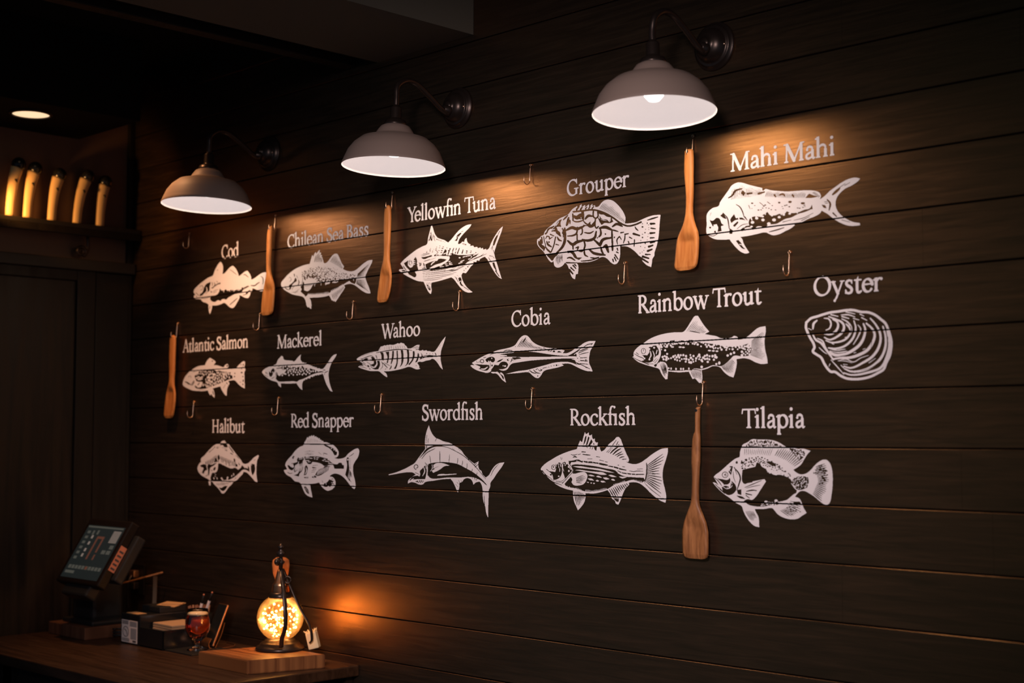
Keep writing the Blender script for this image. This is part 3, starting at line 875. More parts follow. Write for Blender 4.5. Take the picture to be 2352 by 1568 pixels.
FISH.append(('white painted mackerel picture with dotted side and thin crescent tail', 595, 805, 12.51, [
('P', '95,620 110,580 160,530 260,475 380,430 490,385 540,280 570,230 600,205 640,150 680,160 700,195 705,235 740,265 840,280 970,295 1000,320 1060,270 1120,190 1215,105 1195,180 1200,270 1240,320 1260,345 1300,330 1310,360 1355,345 1370,385 1420,385 1430,410 1480,410 1490,440 1530,430 1540,460 1600,455 1600,480 1660,480 1670,510 1750,505 1760,530 1840,520 1890,470 1960,370 2020,280 2090,180 2160,120 2240,95 2200,180 2120,300 2060,420 2020,550 2000,680 2010,810 2030,920 2070,1060 2118,1180 2060,1160 1990,1060 1930,940 1880,800 1840,680 1800,650 1800,690 1740,680 1730,710 1670,690 1670,715 1610,705 1610,735 1560,730 1550,760 1490,745 1470,805 1400,790 1380,830 1330,815 1320,860 1290,850 1250,930 1240,1020 1250,1135 1180,1080 1120,1000 1080,935 900,945 630,940 640,1065 570,1000 520,910 400,870 300,825 200,750 130,680'),
('N', '505,610 530,640 540,690 600,735 640,680 720,650 770,590 720,565 560,540 500,525 560,450 700,432 830,440 1000,470 1130,470 1250,435 1300,500 1440,500 1560,540 1640,560 1700,610 1790,590 1870,620 1740,630 1640,650 1500,700 1380,760 1250,820 1150,850 1100,890 1000,880 800,885 560,880 485,810 500,730'),
('D', ' '.join('%s,22,26' % q for q in '670,710 725,660 770,670 840,630 865,705 890,550 935,655 950,540 990,695 1000,570 1050,620 1085,555 1100,690 1125,620 1165,560 1170,670 1205,600 1250,690 1240,540 1275,580 1295,650 1355,680 1365,580 1400,620 1450,570 1455,655 1500,600 1560,590 1630,590 820,520 1020,520 1080,480 1180,500 700,450 760,450 860,460 940,470 600,470 1320,530 1400,530 1440,520 640,460 550,480 1200,460'.split())),
('D', '640,530,30,16 700,500,16,30 560,530,40,12 760,560,30,20 910,595,24,18 850,580,30,14 990,610,20,20 600,520,20,14'),
('p', 16, '560,540 680,540 780,570|830,440 900,480 960,500|1210,440 1240,540|1625,560 1625,630'),
('n', 9, '650,415 780,405 900,400 1140,402'),
('N', '298,590 330,632 358,560 400,508 432,520 450,580 400,680 360,752 310,742 288,660'), ('p', 22, '310,580 345,625|400,610 415,670'),
('n', 17, '188,608 240,652'), ('n', 12, '140,672 200,720 260,750'), ('n', 9, '440,520 480,600 485,700 470,780'), ('n', 16, '370,800 445,755'), ('n', 12, '180,640 260,690'),
('n', 20, '1835,572 1890,548 1905,580'), ('n', 24, '1895,632 1985,588'), ('n', 13, '1880,660 1892,705'),
]))
FISH.append(('white painted wahoo picture with upright dark stripes and open mouth', 815, 765, 10.889, [
('P', '50,640 90,610 200,550 330,500 470,465 590,450 620,390 660,330 700,325 750,300 770,315 820,290 840,300 890,283 920,295 1060,260 1080,250 1110,265 1165,232 1190,250 1225,255 1260,300 1295,330 1320,380 1400,380 1470,345 1540,300 1635,290 1610,320 1620,345 1600,360 1610,385 1590,405 1620,435 1660,435 1710,415 1720,440 1800,425 1815,450 1890,445 1900,462 1990,460 2060,380 2130,270 2200,170 2275,80 2250,180 2200,320 2160,450 2150,560 2150,660 2170,770 2205,915 2150,860 2090,770 2030,690 1980,650 1930,640 1890,665 1790,685 1700,715 1610,715 1560,740 1590,780 1615,830 1610,860 1645,885 1560,905 1480,880 1420,850 1350,840 1250,870 1100,910 900,945 720,955 780,1000 805,1040 815,1105 740,1060 670,1000 610,955 400,945 240,905 130,865 85,840 130,815 230,815 180,760 110,700 60,670'),
('n', 26, '540,490 680,462 850,432 1100,405 1320,410 1430,432'), ('n', 8, '160,580 330,515 470,480'),
('N', '640,480 710,480 730,560 722,690 680,662 670,570'), ('N', '770,465 862,462 862,580 830,750 798,745 820,600'), ('N', '940,445 982,445 972,620 920,770 898,770 930,600'),
('N', '1045,430 1077,430 1082,640 1072,770 1030,892 978,892 1040,760 1050,600'), ('N', '1150,420 1207,420 1222,560 1200,760 1118,862 1160,760 1167,560'),
('N', '1300,412 1352,415 1367,560 1340,760 1238,842 1300,760 1317,560'), ('N', '1455,448 1497,448 1500,560 1460,680 1370,800 1338,782 1430,660 1452,560'), ('N', '1580,478 1612,540 1600,620 1550,722 1512,732 1560,620 1570,540'),
('N', '1650,478 1692,540 1700,600 1720,540 1660,650 1625,650 1672,560'), ('d', '1800,510,12 1880,510,11,8 1950,510,11,8'), ('n', 22, '2005,490 2030,530 2030,570'), ('n', 18, '1640,648 1760,600 1900,562 2000,558|1720,560 1790,560 1900,550'),
('N', '400,602 452,588 512,650 542,760 482,842 430,822 395,790 478,760 482,700 420,690 430,650'), ('n', 18, '150,655 290,600 420,568 500,632'), ('N', '290,622 342,640 300,692 268,682 200,672'),
('n', 14, '110,700 220,770 310,825|180,700 270,770|160,640 250,690'), ('N', '308,800 350,798 372,850 330,852'), ('N', '560,690 622,688 632,800 590,902 500,905 430,872 520,862 570,780'), ('n', 14, '300,720 390,780 410,840 460,880'),
('n', 20, '535,560 560,640'), ('n', 24, '700,740 760,800 820,868'), ('n', 13, '735,735 800,770 890,820'), ('n', 15, '640,905 690,850 700,780 665,700'), ('n', 28, '868,905 900,870 918,810'), ('n', 16, '765,905 785,880'), ('n', 13, '120,835 220,850 310,885'), ('n', 20, '370,885 390,905'),
('R', 10, 10, '720,425 1000,395 1290,370', '725,330 1050,275 1260,320'), ('n', 7, '620,430 665,340'), ('n', 11, '1450,375 1530,345 1605,318|1495,388 1560,365 1605,350'), ('n', 18, '1535,412 1595,395'), ('n', 7, '2110,345 2195,215|2050,660 2110,740'), ('d', '1540,810,14,7'),
]))
FISH.append(('white painted cobia picture, slim body with long dark side bands', 1075, 762, 7.84, [
('P', '70,560 150,510 270,440 400,388 520,370 640,362 720,366 855,352 840,366 720,384 560,404 700,420 708,436 540,440 720,448 1200,450 1700,443 1950,440 1960,480 1700,480 1400,495 1100,520 900,550 800,570 760,600 720,660 680,690 620,696 555,674 640,668 700,640 726,590 700,550 640,534 590,550 550,602 480,590 450,640 410,690 432,688 390,725 340,738 280,725 160,690 90,650 45,610 60,598 125,602'),
('N', '115,578 250,588 380,594 392,640 350,692 270,692 190,658 218,655 218,622 140,590'), ('p', 24, '240,668 300,668 355,632'), ('p', 14, '185,640 215,640'),
('k', 13, '255,494 280,508 281,545 255,557 230,545 229,508 255,494'),
('N', '312,502 360,465 440,448 482,470 488,510 460,548 420,540 405,515 390,545 340,545'), ('D', '430,476,12 375,530,12'), ('n', 9, '400,550 405,600 400,645'),
('N', '508,550 560,510 645,478 580,532'), ('d', '435,605,13,17 750,570,6'), ('n', 9, '155,530 172,558|197,552 212,522|395,420 440,395 510,380'), ('n', 13, '283,466 328,455'), ('D', '670,615,20,14 635,610,9,13'),
('N', '698,500 745,472 722,500 747,522 715,522'), ('n', 15, '768,545 790,510 800,465'), ('N', '800,458 930,460 965,480 880,492 820,500'), ('n', 8, '830,490 850,510|860,490 870,508|780,500 830,520'),
('P', '450,362 540,330 700,295 800,265 850,235 910,150 960,90 1010,62 1060,65 1100,95 1150,160 1220,215 1330,260 1450,285 1560,296 1640,305 1745,335 1708,385 1790,380 1860,350 1930,300 2020,250 2090,200 2190,165 2300,165 2250,270 2210,330 2190,420 2180,490 2190,580 2220,640 2245,710 2150,705 2040,670 1940,620 1840,575 1770,570 1690,575 1725,605 1620,640 1500,665 1400,690 1360,715 1320,780 1270,830 1220,825 1170,790 1100,730 1050,725 900,740 675,758 760,738 900,706 1060,685 1200,650 1400,595 1550,555 1700,538 1800,540 1890,562 1980,600 1935,550 1925,508 1860,490 1958,478 1958,425 1900,432 1800,432 1650,425 1450,400 1250,370 1060,347 1000,340 700,352 560,362 500,372'),
('k', 9, '1035,343 1150,330 1300,322 1440,318 1550,298'), ('n', 16, '650,345 690,332 800,335'),
('N', '1795,432 1860,400 1960,340 2050,275 1990,345 1945,385 1958,420 1945,442 1880,438'), ('p', 12, '1915,410 1960,370'),
('n', 14, '1940,545 2050,595 2195,665'), ('N', '1925,505 1960,560 2040,590 1990,590 1930,540'),
('n', 18, '2000,350 2080,320 2165,288|2030,515 2155,522'), ('n', 14, '2000,412 2090,385 2175,370|1995,380 2160,310|2020,570 2165,582|2065,292 2140,235 2245,208 2215,240|2025,468 2145,462'), ('n', 9, '2120,640 2200,662|2110,490 2140,540|2140,490 2110,540'), ('d', '1975,475,9 2010,440,7 2000,530,7'),
('n', 14, '1000,180 1045,100'), ('R', 16, 13, '880,270 1000,272 1180,295 1330,315', '985,110 1070,125 1180,240 1330,285'), ('d', '855,265,7'),
('n', 9, '1340,305 1375,290 1400,320|1400,330 1430,310|1440,345 1485,318|1480,350 1510,330|1460,350 1470,330'), ('d', '1550,350,22,16 1500,345,9'), ('N', '1600,365 1640,340 1695,370 1640,372'),
('n', 18, '1110,690 1160,730 1225,748|1180,680 1230,730 1300,748'), ('n', 13, '1225,680 1260,660|1265,672 1300,702 1345,672|1310,670 1330,700|1350,655 1410,638'), ('d', '1455,632,8 1425,638,6 1500,615,8 1550,605,9 1597,600,15 1637,597,8 1260,793,9,12 1100,715,6,9'),
('P', '410,726 440,720 500,722 530,715 570,750 620,820 650,860 640,800 600,770 575,735 600,728 640,765 660,820 688,914 640,880 590,830 540,770 505,748 440,746'),
('N', '600,765 630,790 648,840 640,858 615,820'),
]))
FISH.append(('white painted rainbow trout picture with speckled side', 1445, 720, 7.127, [
('P', '55,712 78,698 75,650 90,610 150,545 230,490 330,420 450,365 600,325 760,305 890,297 950,230 1020,120 1080,40 1130,35 1160,85 1220,180 1315,295 1240,335 1350,355 1430,370 1500,400 1600,405 1680,390 1720,362 1770,380 1790,405 1780,430 1880,410 1960,360 2040,290 2120,230 2235,205 2240,280 2225,380 2220,500 2235,620 2260,720 2270,815 2180,825 2080,800 1980,750 1890,730 1760,745 1765,810 1745,930 1710,1045 1640,1020 1560,960 1490,880 1430,860 1370,860 1280,900 1190,925 1200,1060 1190,1130 1150,1135 1110,1090 1080,1065 1040,1070 1010,1010 980,950 820,960 640,945 630,1070 600,1075 560,1030 520,960 495,910 380,870 250,830 150,790 85,740'),
('N', '510,540 480,500 600,470 700,440 850,440 950,435 1050,435 1120,460 1250,480 1400,500 1560,530 1700,540 1850,520 1950,490 2000,560 1990,640 1960,690 1850,700 1720,690 1660,745 1590,810 1500,860 1430,850 1370,845 1280,880 1190,905 1050,905 1030,930 980,925 820,935 640,930 625,850 590,800 510,785 490,810 480,770 515,700 525,620'),
('x', 3, 62, 17, 17, '500,480 700,450 1000,440 1500,520 1950,490 1990,560 1700,600 1450,590 1000,500 520,540'),
('x', 5, 16, 24, 12, '620,470 900,445 1050,445 1120,470 900,480 650,500'),
('x', 11, 46, 18, 20, '540,690 700,680 1250,670 1420,690 1420,770 1250,760 1080,800 980,800 800,770 700,740 600,770 540,740'),
('x', 9, 16, 18, 18, '1820,540 1990,520 1990,680 1850,690'),
('D', '612,546,26,13 712,546,26,13 838,548,26,13 890,552,24,13 1318,605,26,13 1380,610,26,13 1440,615,24,13 592,600,18 625,660,17 1615,685,20 1668,660,20 1720,640,20 1430,825,18 1478,808,20,26 1200,780,18 1290,790,19 1190,872,22,22 650,895,12,16 690,900,12,20 770,905,14,20 850,905,14,20 890,905,14,20 980,900,12,20 520,590,22,16 530,550,24,14 520,520,20,14 1430,715,22 1410,680,18 1015,800,22'),
('N', '320,552 380,530 450,520 482,560 492,640 460,702 400,772 330,802 240,792 205,775 255,762 240,702 160,652 190,670 300,682 335,620'),
('p', 24, '450,515 495,590 505,690 480,770 430,835'), ('p', 20, '350,615 358,690 330,742'), ('D', '335,750,15 412,558,15 330,580,18 365,535,24,10 255,735,14,16'), ('p', 16, '390,610 415,690 400,740|460,600 445,660'), ('p', 30, '400,770 440,720 460,690'), ('n', 8, '400,790 450,730|420,810 480,740'),
('k', 9, '238,568 262,580 272,615 262,645 238,656 212,645 203,615 212,580 238,568'), ('n', 7, '240,580 240,620'),
('n', 12, '85,655 160,700 235,735 255,770|60,715 180,775 320,822 400,825|120,640 160,670'), ('n', 9, '110,740 220,790 330,840'), ('n', 15, '515,560 530,640 515,720 460,820 420,860'), ('N', '405,845 440,820 460,850 430,875'),
('R', 12, 8, '930,292 1080,310 1220,320', '1075,90 1180,170 1285,285'), ('n', 14, '995,285 1080,300 1160,318'),
('R', 18, 10, '2010,440 2000,560 1985,680', '2215,270 2205,520 2245,780'), ('R', 13, 10, '1500,850 1600,800 1690,745', '1560,930 1690,1015 1745,810'), ('R', 9, 10, '1000,935 1090,915 1180,920', '1050,1050 1130,1090 1190,1085'), ('R', 8, 9, '505,830 560,800 610,850', '560,1000 600,1050 625,980'),
('k', 10, '1050,912 1120,915 1180,935'),
]))
FISH.append(('white painted oyster shell picture drawn in wavy growth rings', 1840, 700, 8.711, [
('K', 62, '110,350 200,270 330,230 450,190 600,150 760,130 900,108 1050,105 1200,140 1350,150 1480,200 1600,290 1690,370 1740,480 1780,600 1810,750 1800,900 1770,1030 1710,1150 1650,1290 1540,1360 1400,1430 1250,1470 1080,1485 920,1470 800,1420 680,1340 600,1335 530,1270 470,1180 400,1050 310,990 240,930 270,850 250,770 180,650 130,540 100,450 108,350'),
('p', 44, '465,268 550,278 600,370 570,470 500,505'), ('p', 58, '640,290 730,350 740,440 690,530 580,590 470,580'), ('p', 58, '560,235 700,290 830,360 862,440 830,540 700,650 570,695 470,650'), ('p', 50, '820,280 930,340 1005,450 990,560 900,680 780,735 600,750 500,712'),
('N', '890,400 1000,420 1010,540 960,600 1000,480'), ('p', 50, '900,380 960,440 985,500'),
('p', 56, '1060,320 1095,450 1060,620 980,740 850,835 700,872 550,860'), ('p', 34, '1140,400 1195,480 1150,620 1050,790|880,650 940,640 980,560'), ('p', 74, '1250,380 1285,480 1260,640 1180,790 1050,900 900,975 700,995 580,950'), ('p', 74, '1310,370 1420,470 1475,590 1440,740 1330,900 1180,990 1000,1050 800,1060 630,1085'),
('p', 64, '1390,270 1500,400 1580,560 1590,720 1530,900 1420,1040 1250,1150 1000,1260 860,1230'), ('p', 66, '1640,430 1690,620 1690,830 1620,1030 1500,1170 1300,1290 1000,1330 880,1280'), ('p', 60, '1720,500 1765,800 1700,1080 1600,1250 1350,1350 1000,1400 860,1360'),
('p', 60, '230,580 300,700 400,760 480,860 560,970 650,1100'), ('p', 38, '330,670 430,720 480,830 540,930'), ('p', 28, '600,1100 720,1230 860,1390'), ('p', 60, '320,310 255,375 240,480'), ('p', 26, '360,850 470,950 520,980'), ('p', 20, '580,1180 560,1230|150,470 210,500'),
('p', 34, '800,200 950,198 1080,240|820,232 960,272'), ('p', 34, '600,195 740,230|560,235 720,300'), ('p', 26, '1050,270 1160,300|1180,185 1260,222'), ('p', 30, '1215,255 1320,310|900,140 1080,180'), ('p', 28, '560,870 700,905 890,885|590,985 700,1025 850,1000'), ('p', 36, '570,920 720,955 920,925'),
('p', 24, '740,1120 900,1085 1050,1140 1200,1060 1350,1010'), ('p', 18, '1360,1160 1490,1070|760,1120 900,1125 1020,1160|850,1190 930,1195|1240,890 1290,870'), ('p', 22, '800,1205 880,1290|620,770 660,790|1060,960 1100,950'),
('n', 10, '600,930 720,965 900,950|1420,720 1400,860|1740,640 1730,880|1690,950 1600,1150|1200,1320 1400,1260 1560,1150|1150,1370 1350,1320 1500,1250|1000,1440 1250,1420 1500,1330'),
('d', '600,380,5'),
]))
FISH.append(('white painted halibut picture, leftmost of the bottom row', 450, 1005, 11.613, [
('P', '45,830 65,740 120,660 140,650 140,560 230,470 300,390 390,290 480,210 570,160 660,135 690,95 770,70 805,125 860,150 930,240 1030,370 1120,490 1210,600 1260,680 1310,695 1390,680 1460,620 1560,520 1670,455 1680,490 1640,600 1620,760 1615,900 1625,1040 1645,1180 1600,1175 1520,1090 1430,990 1350,925 1270,910 1260,950 1170,1050 1080,1140 1030,1160 960,1240 870,1330 800,1430 740,1485 690,1480 640,1400 560,1310 480,1230 450,1180 400,1160 395,1270 365,1275 345,1220 345,1110 250,1060 150,1000 80,920'),
('N', '600,680 660,690 760,740 860,790 960,820 1050,800 1130,850 1200,800 1230,730 1290,780 1380,820 1400,740 1430,820 1430,910 1370,870 1270,850 1180,920 1080,1010 960,1090 880,1120 760,1130 640,1150 520,1165 440,1150 395,1100 410,1000 440,930 520,930 570,880 590,790'),
('N', '110,740 160,720 220,700 260,720 300,760 300,860 250,880 210,965 170,940 180,880 205,820 190,790 150,785'), ('D', '170,815,32'), ('p', 26, '290,760 320,870 270,980 220,960'), ('n', 14, '240,1030 300,1010 320,960'), ('d', '145,930,12'),
('N', '310,760 340,700 420,720 480,690 570,660 480,740 390,800 370,880 350,1000 335,1020 330,960 325,850'), ('p', 20, '395,810 380,900 370,1060'), ('d', '425,870,12,20'),
('R', 20, 24, '240,640 420,560 520,470 700,500 900,590 1080,660', '260,740 440,720 560,650 660,670 880,770 1090,790'),
('N', '512,540 540,560 592,640 540,645 495,665'), ('n', 32, '608,470 622,585'), ('p', 26, '640,580 650,680|700,600 715,720|830,650 860,780|940,680 970,810|770,640 800,740'),
('N', '1008,545 1052,580 1052,645 1018,645'), ('N', '1058,702 1112,708 1112,775 1070,765'), ('N', '1128,640 1182,725 1158,735'), ('p', 18, '1110,780 1130,850|1290,770 1310,810|1370,770 1385,820'),
('N', '675,150 800,142 842,200 852,255 770,252 720,190 640,205'), ('n', 26, '880,225 940,310 1005,405'), ('n', 14, '1065,465 1110,510 1165,570|490,270 420,330 345,400'), ('n', 24, '930,410 985,445'), ('R', 10, 10, '540,260 700,270 860,350', '560,220 700,230 850,280'), ('n', 16, '780,325 835,352|560,270 600,280'), ('d', '500,250,16 370,370,14'),
('N', '618,1330 700,1330 760,1290 850,1280 800,1370 740,1425 680,1405'), ('R', 13, 9, '520,1210 700,1180 900,1190', '570,1290 700,1290 850,1260'), ('n', 20, '870,1170 920,1180'),
('p', 42, '850,1055 838,1125|688,1075 715,1125'), ('p', 24, '478,1065 492,1105|565,1065 572,1105|1008,955 1012,1005|965,1005 952,1042'), ('p', 12, '510,960 540,990|510,1015 530,1050'),
('N', '1478,690 1570,708 1582,850 1550,955 1510,1005 1480,900 1470,800'), ('p', 12, '1480,700 1500,740|1550,960 1530,1010'), ('n', 12, '1550,600 1590,580'),
('N', '468,830 500,780 532,778 520,850 480,882'), ('n', 8, '1010,1130 1120,1040|1050,1080 1130,1010'),
]))
FISH.append(('white painted red snapper picture with spiny back fin and round anal fin', 645, 992, 10.116, [
('P', '110,740 130,690 190,610 250,550 300,480 370,400 450,340 530,305 550,240 580,200 620,110 635,140 675,85 685,110 725,70 730,100 775,68 785,110 830,95 830,125 870,120 870,150 905,140 910,175 945,180 945,205 985,200 1000,235 1060,235 1140,265 1200,285 1270,340 1330,420 1350,490 1335,550 1290,590 1240,600 1330,620 1420,610 1500,580 1560,510 1650,440 1730,390 1790,375 1820,410 1820,500 1790,590 1730,680 1690,760 1680,850 1690,980 1720,1100 1740,1230 1735,1290 1710,1325 1650,1280 1580,1190 1500,1090 1410,1010 1320,970 1240,965 1180,990 1130,1030 1200,1040 1250,1090 1275,1160 1270,1240 1220,1310 1150,1350 1080,1360 1010,1320 950,1260 890,1170 790,1195 640,1200 680,1230 700,1320 740,1520 650,1490 580,1440 530,1350 470,1210 440,1170 330,1140 240,1050 140,990 85,920 75,880 150,865 130,820 110,780'),
('N', '155,770 190,770 240,810 290,830 310,800 280,720 340,710 390,690 380,640 400,590 430,590 420,670 390,740 340,770 310,850 260,890 200,860'), ('n', 15, '155,932 220,962 272,950'), ('d', '265,730,14,10'),
('N', '550,570 720,560 900,570 1020,600 1090,620 1150,680 1240,740 1330,740 1350,715 1420,715 1430,760 1470,770 1470,850 1250,850 1220,760 1150,760 1080,770 1010,790 950,740 860,710 740,690 700,740 630,740 600,690 560,640'),
('p', 19, '590,577 670,577|580,605 665,605|590,660 660,660|685,605 735,610|775,590 805,580|840,595 885,595|975,655 1015,668|1005,630 1050,635|1040,672 1095,682|1095,640 1145,652|1100,680 1130,690|1110,720 1205,738|640,690 695,690|540,600 570,660|835,632 860,632'), ('D', '792,622,18,12'),
('N', '1010,800 1080,775 1150,785 1120,870 1010,950 930,1000 850,1020 800,990 900,860 980,830'), ('r', 9, 20, '830,1010 960,960 1130,880', '870,880 1000,800 1150,770'),
('N', '715,1045 800,1005 842,1050 760,1062'), ('N', '535,1045 640,1035 645,1072 550,1062'), ('p', 14, '580,1030 600,1070|620,1030 630,1075|760,1020 780,1060'),
('N', '560,820 590,765 622,800 622,900 590,995 535,1002 560,900'), ('p', 22, '590,830 602,900 570,972'),
('N', '420,600 522,578 542,640 520,660 520,760 500,900 445,960 420,1032 308,1002 400,962 430,880 320,932 300,880 360,800 420,720'), ('r', 8, 20, '310,900 400,920 500,900', '370,790 450,690 530,690'), ('p', 15, '425,602 515,595|430,630 510,622'),
('N', '268,600 290,552 322,555 312,602 280,625'), ('D', '303,590,8,12'),
('N', '995,290 1060,300 1150,340 1250,400 1312,470 1300,532 1250,542 1200,450 1120,370 1030,322'), ('D', '1180,380,14 1240,412,14 1130,325,16,12 1280,440,12'), ('p', 14, '1080,300 1140,330'),
('n', 8, '560,455 660,440 780,450|550,495 660,487 770,490|560,525 660,517 760,520|880,470 950,522|990,480 1000,540'), ('n', 18, '1010,490 1080,512'), ('R', 9, 7, '600,250 800,245 950,240', '620,160 770,130 920,200'),
('N', '728,808 800,818 845,830 740,842'), ('n', 9, '720,900 815,885|715,935 795,922|750,780 860,765|740,870 830,860'),
('N', '1008,1200 1080,1160 1130,1098 1182,1120 1242,1140 1202,1160 1252,1225 1192,1210 1150,1275 1110,1250 1060,1275 998,1262'), ('p', 12, '1180,1170 1230,1220|1050,1180 1060,1230'), ('n', 8, '960,1130 990,1180|1190,1080 1240,1110|1170,1110 1220,1080'),
('N', '538,1270 580,1258 642,1350 662,1435 620,1422 570,1340'), ('p', 8, '570,1290 640,1400'),
('N', '1540,590 1582,588 1582,740 1592,850 1572,960 1552,1055 1508,1002 1530,870 1542,760 1530,650'), ('D', '1560,640,16,20'), ('R', 8, 11, '1590,850 1560,950 1530,1010', '1660,980 1660,1080 1600,1160'), ('R', 8, 8, '1590,600 1590,720 1590,850', '1630,600 1640,730 1650,850'), ('n', 13, '1590,565 1640,540 1700,488|1530,1020 1600,1130|1560,1060 1640,1160'),
]))
FISH.append(('white painted swordfish picture, leaping with a long bill', 885, 970, 6.968, [
('P', '55,830 150,805 270,760 390,700 470,650 530,570 590,490 640,420 635,350 650,200 670,120 700,45 720,110 760,190 810,245 870,270 930,300 1000,315 1080,350 1110,375 1160,400 1220,450 1270,520 1350,600 1430,660 1495,620 1490,690 1510,750 1540,775 1560,830 1610,880 1660,840 1700,770 1750,700 1810,655 1910,635 1860,720 1800,800 1740,890 1685,970 1680,1030 1660,1080 1655,1200 1650,1350 1650,1525 1620,1460 1600,1340 1575,1270 1560,1160 1555,1040 1530,970 1510,945 1450,960 1412,995 1395,940 1360,900 1300,890 1260,910 1230,950 1190,965 1185,1040 1165,1125 1140,1070 1110,1000 1080,940 1045,900 900,910 780,930 640,955 600,990 540,990 470,960 410,955 365,975 370,930 420,880 490,830 440,800 370,795 270,805 160,825 60,842'),
('N', '690,665 740,650 880,632 1030,640 1160,665 1300,735 1400,790 1480,850 1560,920 1628,995 1625,1008 1540,935 1450,888 1340,870 1200,880 1000,880 800,898 730,890 690,850 685,760'),
('P', '770,680 820,650 910,648 1035,688 950,700 880,750 770,806 745,770 800,740 760,738 775,710'), ('p', 10, '722,780 752,740 752,670'), ('n', 6, '765,738 860,700'), ('P', '830,852 840,838 1000,825 1142,818 1142,828 1000,842'),
('N', '385,925 450,862 530,848 545,868 562,830 555,780 600,730 630,695 662,690 665,780 652,855 640,905 560,908 460,912 440,918 462,890 430,905 400,932'), ('p', 16, '618,712 632,780 600,855'), ('p', 10, '650,700 655,740'), ('n', 9, '480,800 545,830'),
('N', '478,945 500,935 522,962'), ('n', 17, '515,935 535,962|548,930 565,962|578,930 595,960'), ('n', 12, '605,930 615,950'),
('N', '650,430 740,380 860,366 980,390 1100,445 980,398 860,384 760,400 680,445 600,525 525,595 600,500'), ('n', 11, '900,378 1000,400 1100,445 1250,530 1400,660 1480,745 1610,905'), ('n', 13, '585,580 660,490 800,415'), ('n', 13, '660,655 685,700 682,850'), ('n', 8, '640,640 665,700'),
('n', 9, '712,530 722,590 732,655|1030,505 1028,570 1020,640|1162,570 1160,620 1150,665|1237,605 1237,650 1228,695|1312,655 1312,700 1303,740|1397,740 1393,760 1384,785|1472,800 1468,820 1460,845'), ('n', 11, '875,460 877,550 877,640'),
('n', 8, '668,200 655,330|690,260 685,330|798,305 810,280 825,248|668,370 668,420|655,370 655,420'), ('n', 6, '960,328 978,308|985,325 995,308|1070,432 1087,402|1095,442 1102,418|1170,430 1187,412|1190,452 1207,432'),
('k', 12, '495,750 470,735 465,700 490,675 520,690 520,720 500,728'),
('n', 9, '1688,858 1740,750 1815,665|1585,1150 1588,1250 1592,1340'), ('n', 6, '1125,985 1168,1035|1150,960 1188,992|1175,920 1192,962|1212,920 1227,952|1390,880 1402,900'), ('n', 10, '1430,880 1442,920|1472,890 1460,925'), ('n', 12, '1425,685 1465,652|1440,715 1485,672'),
]))
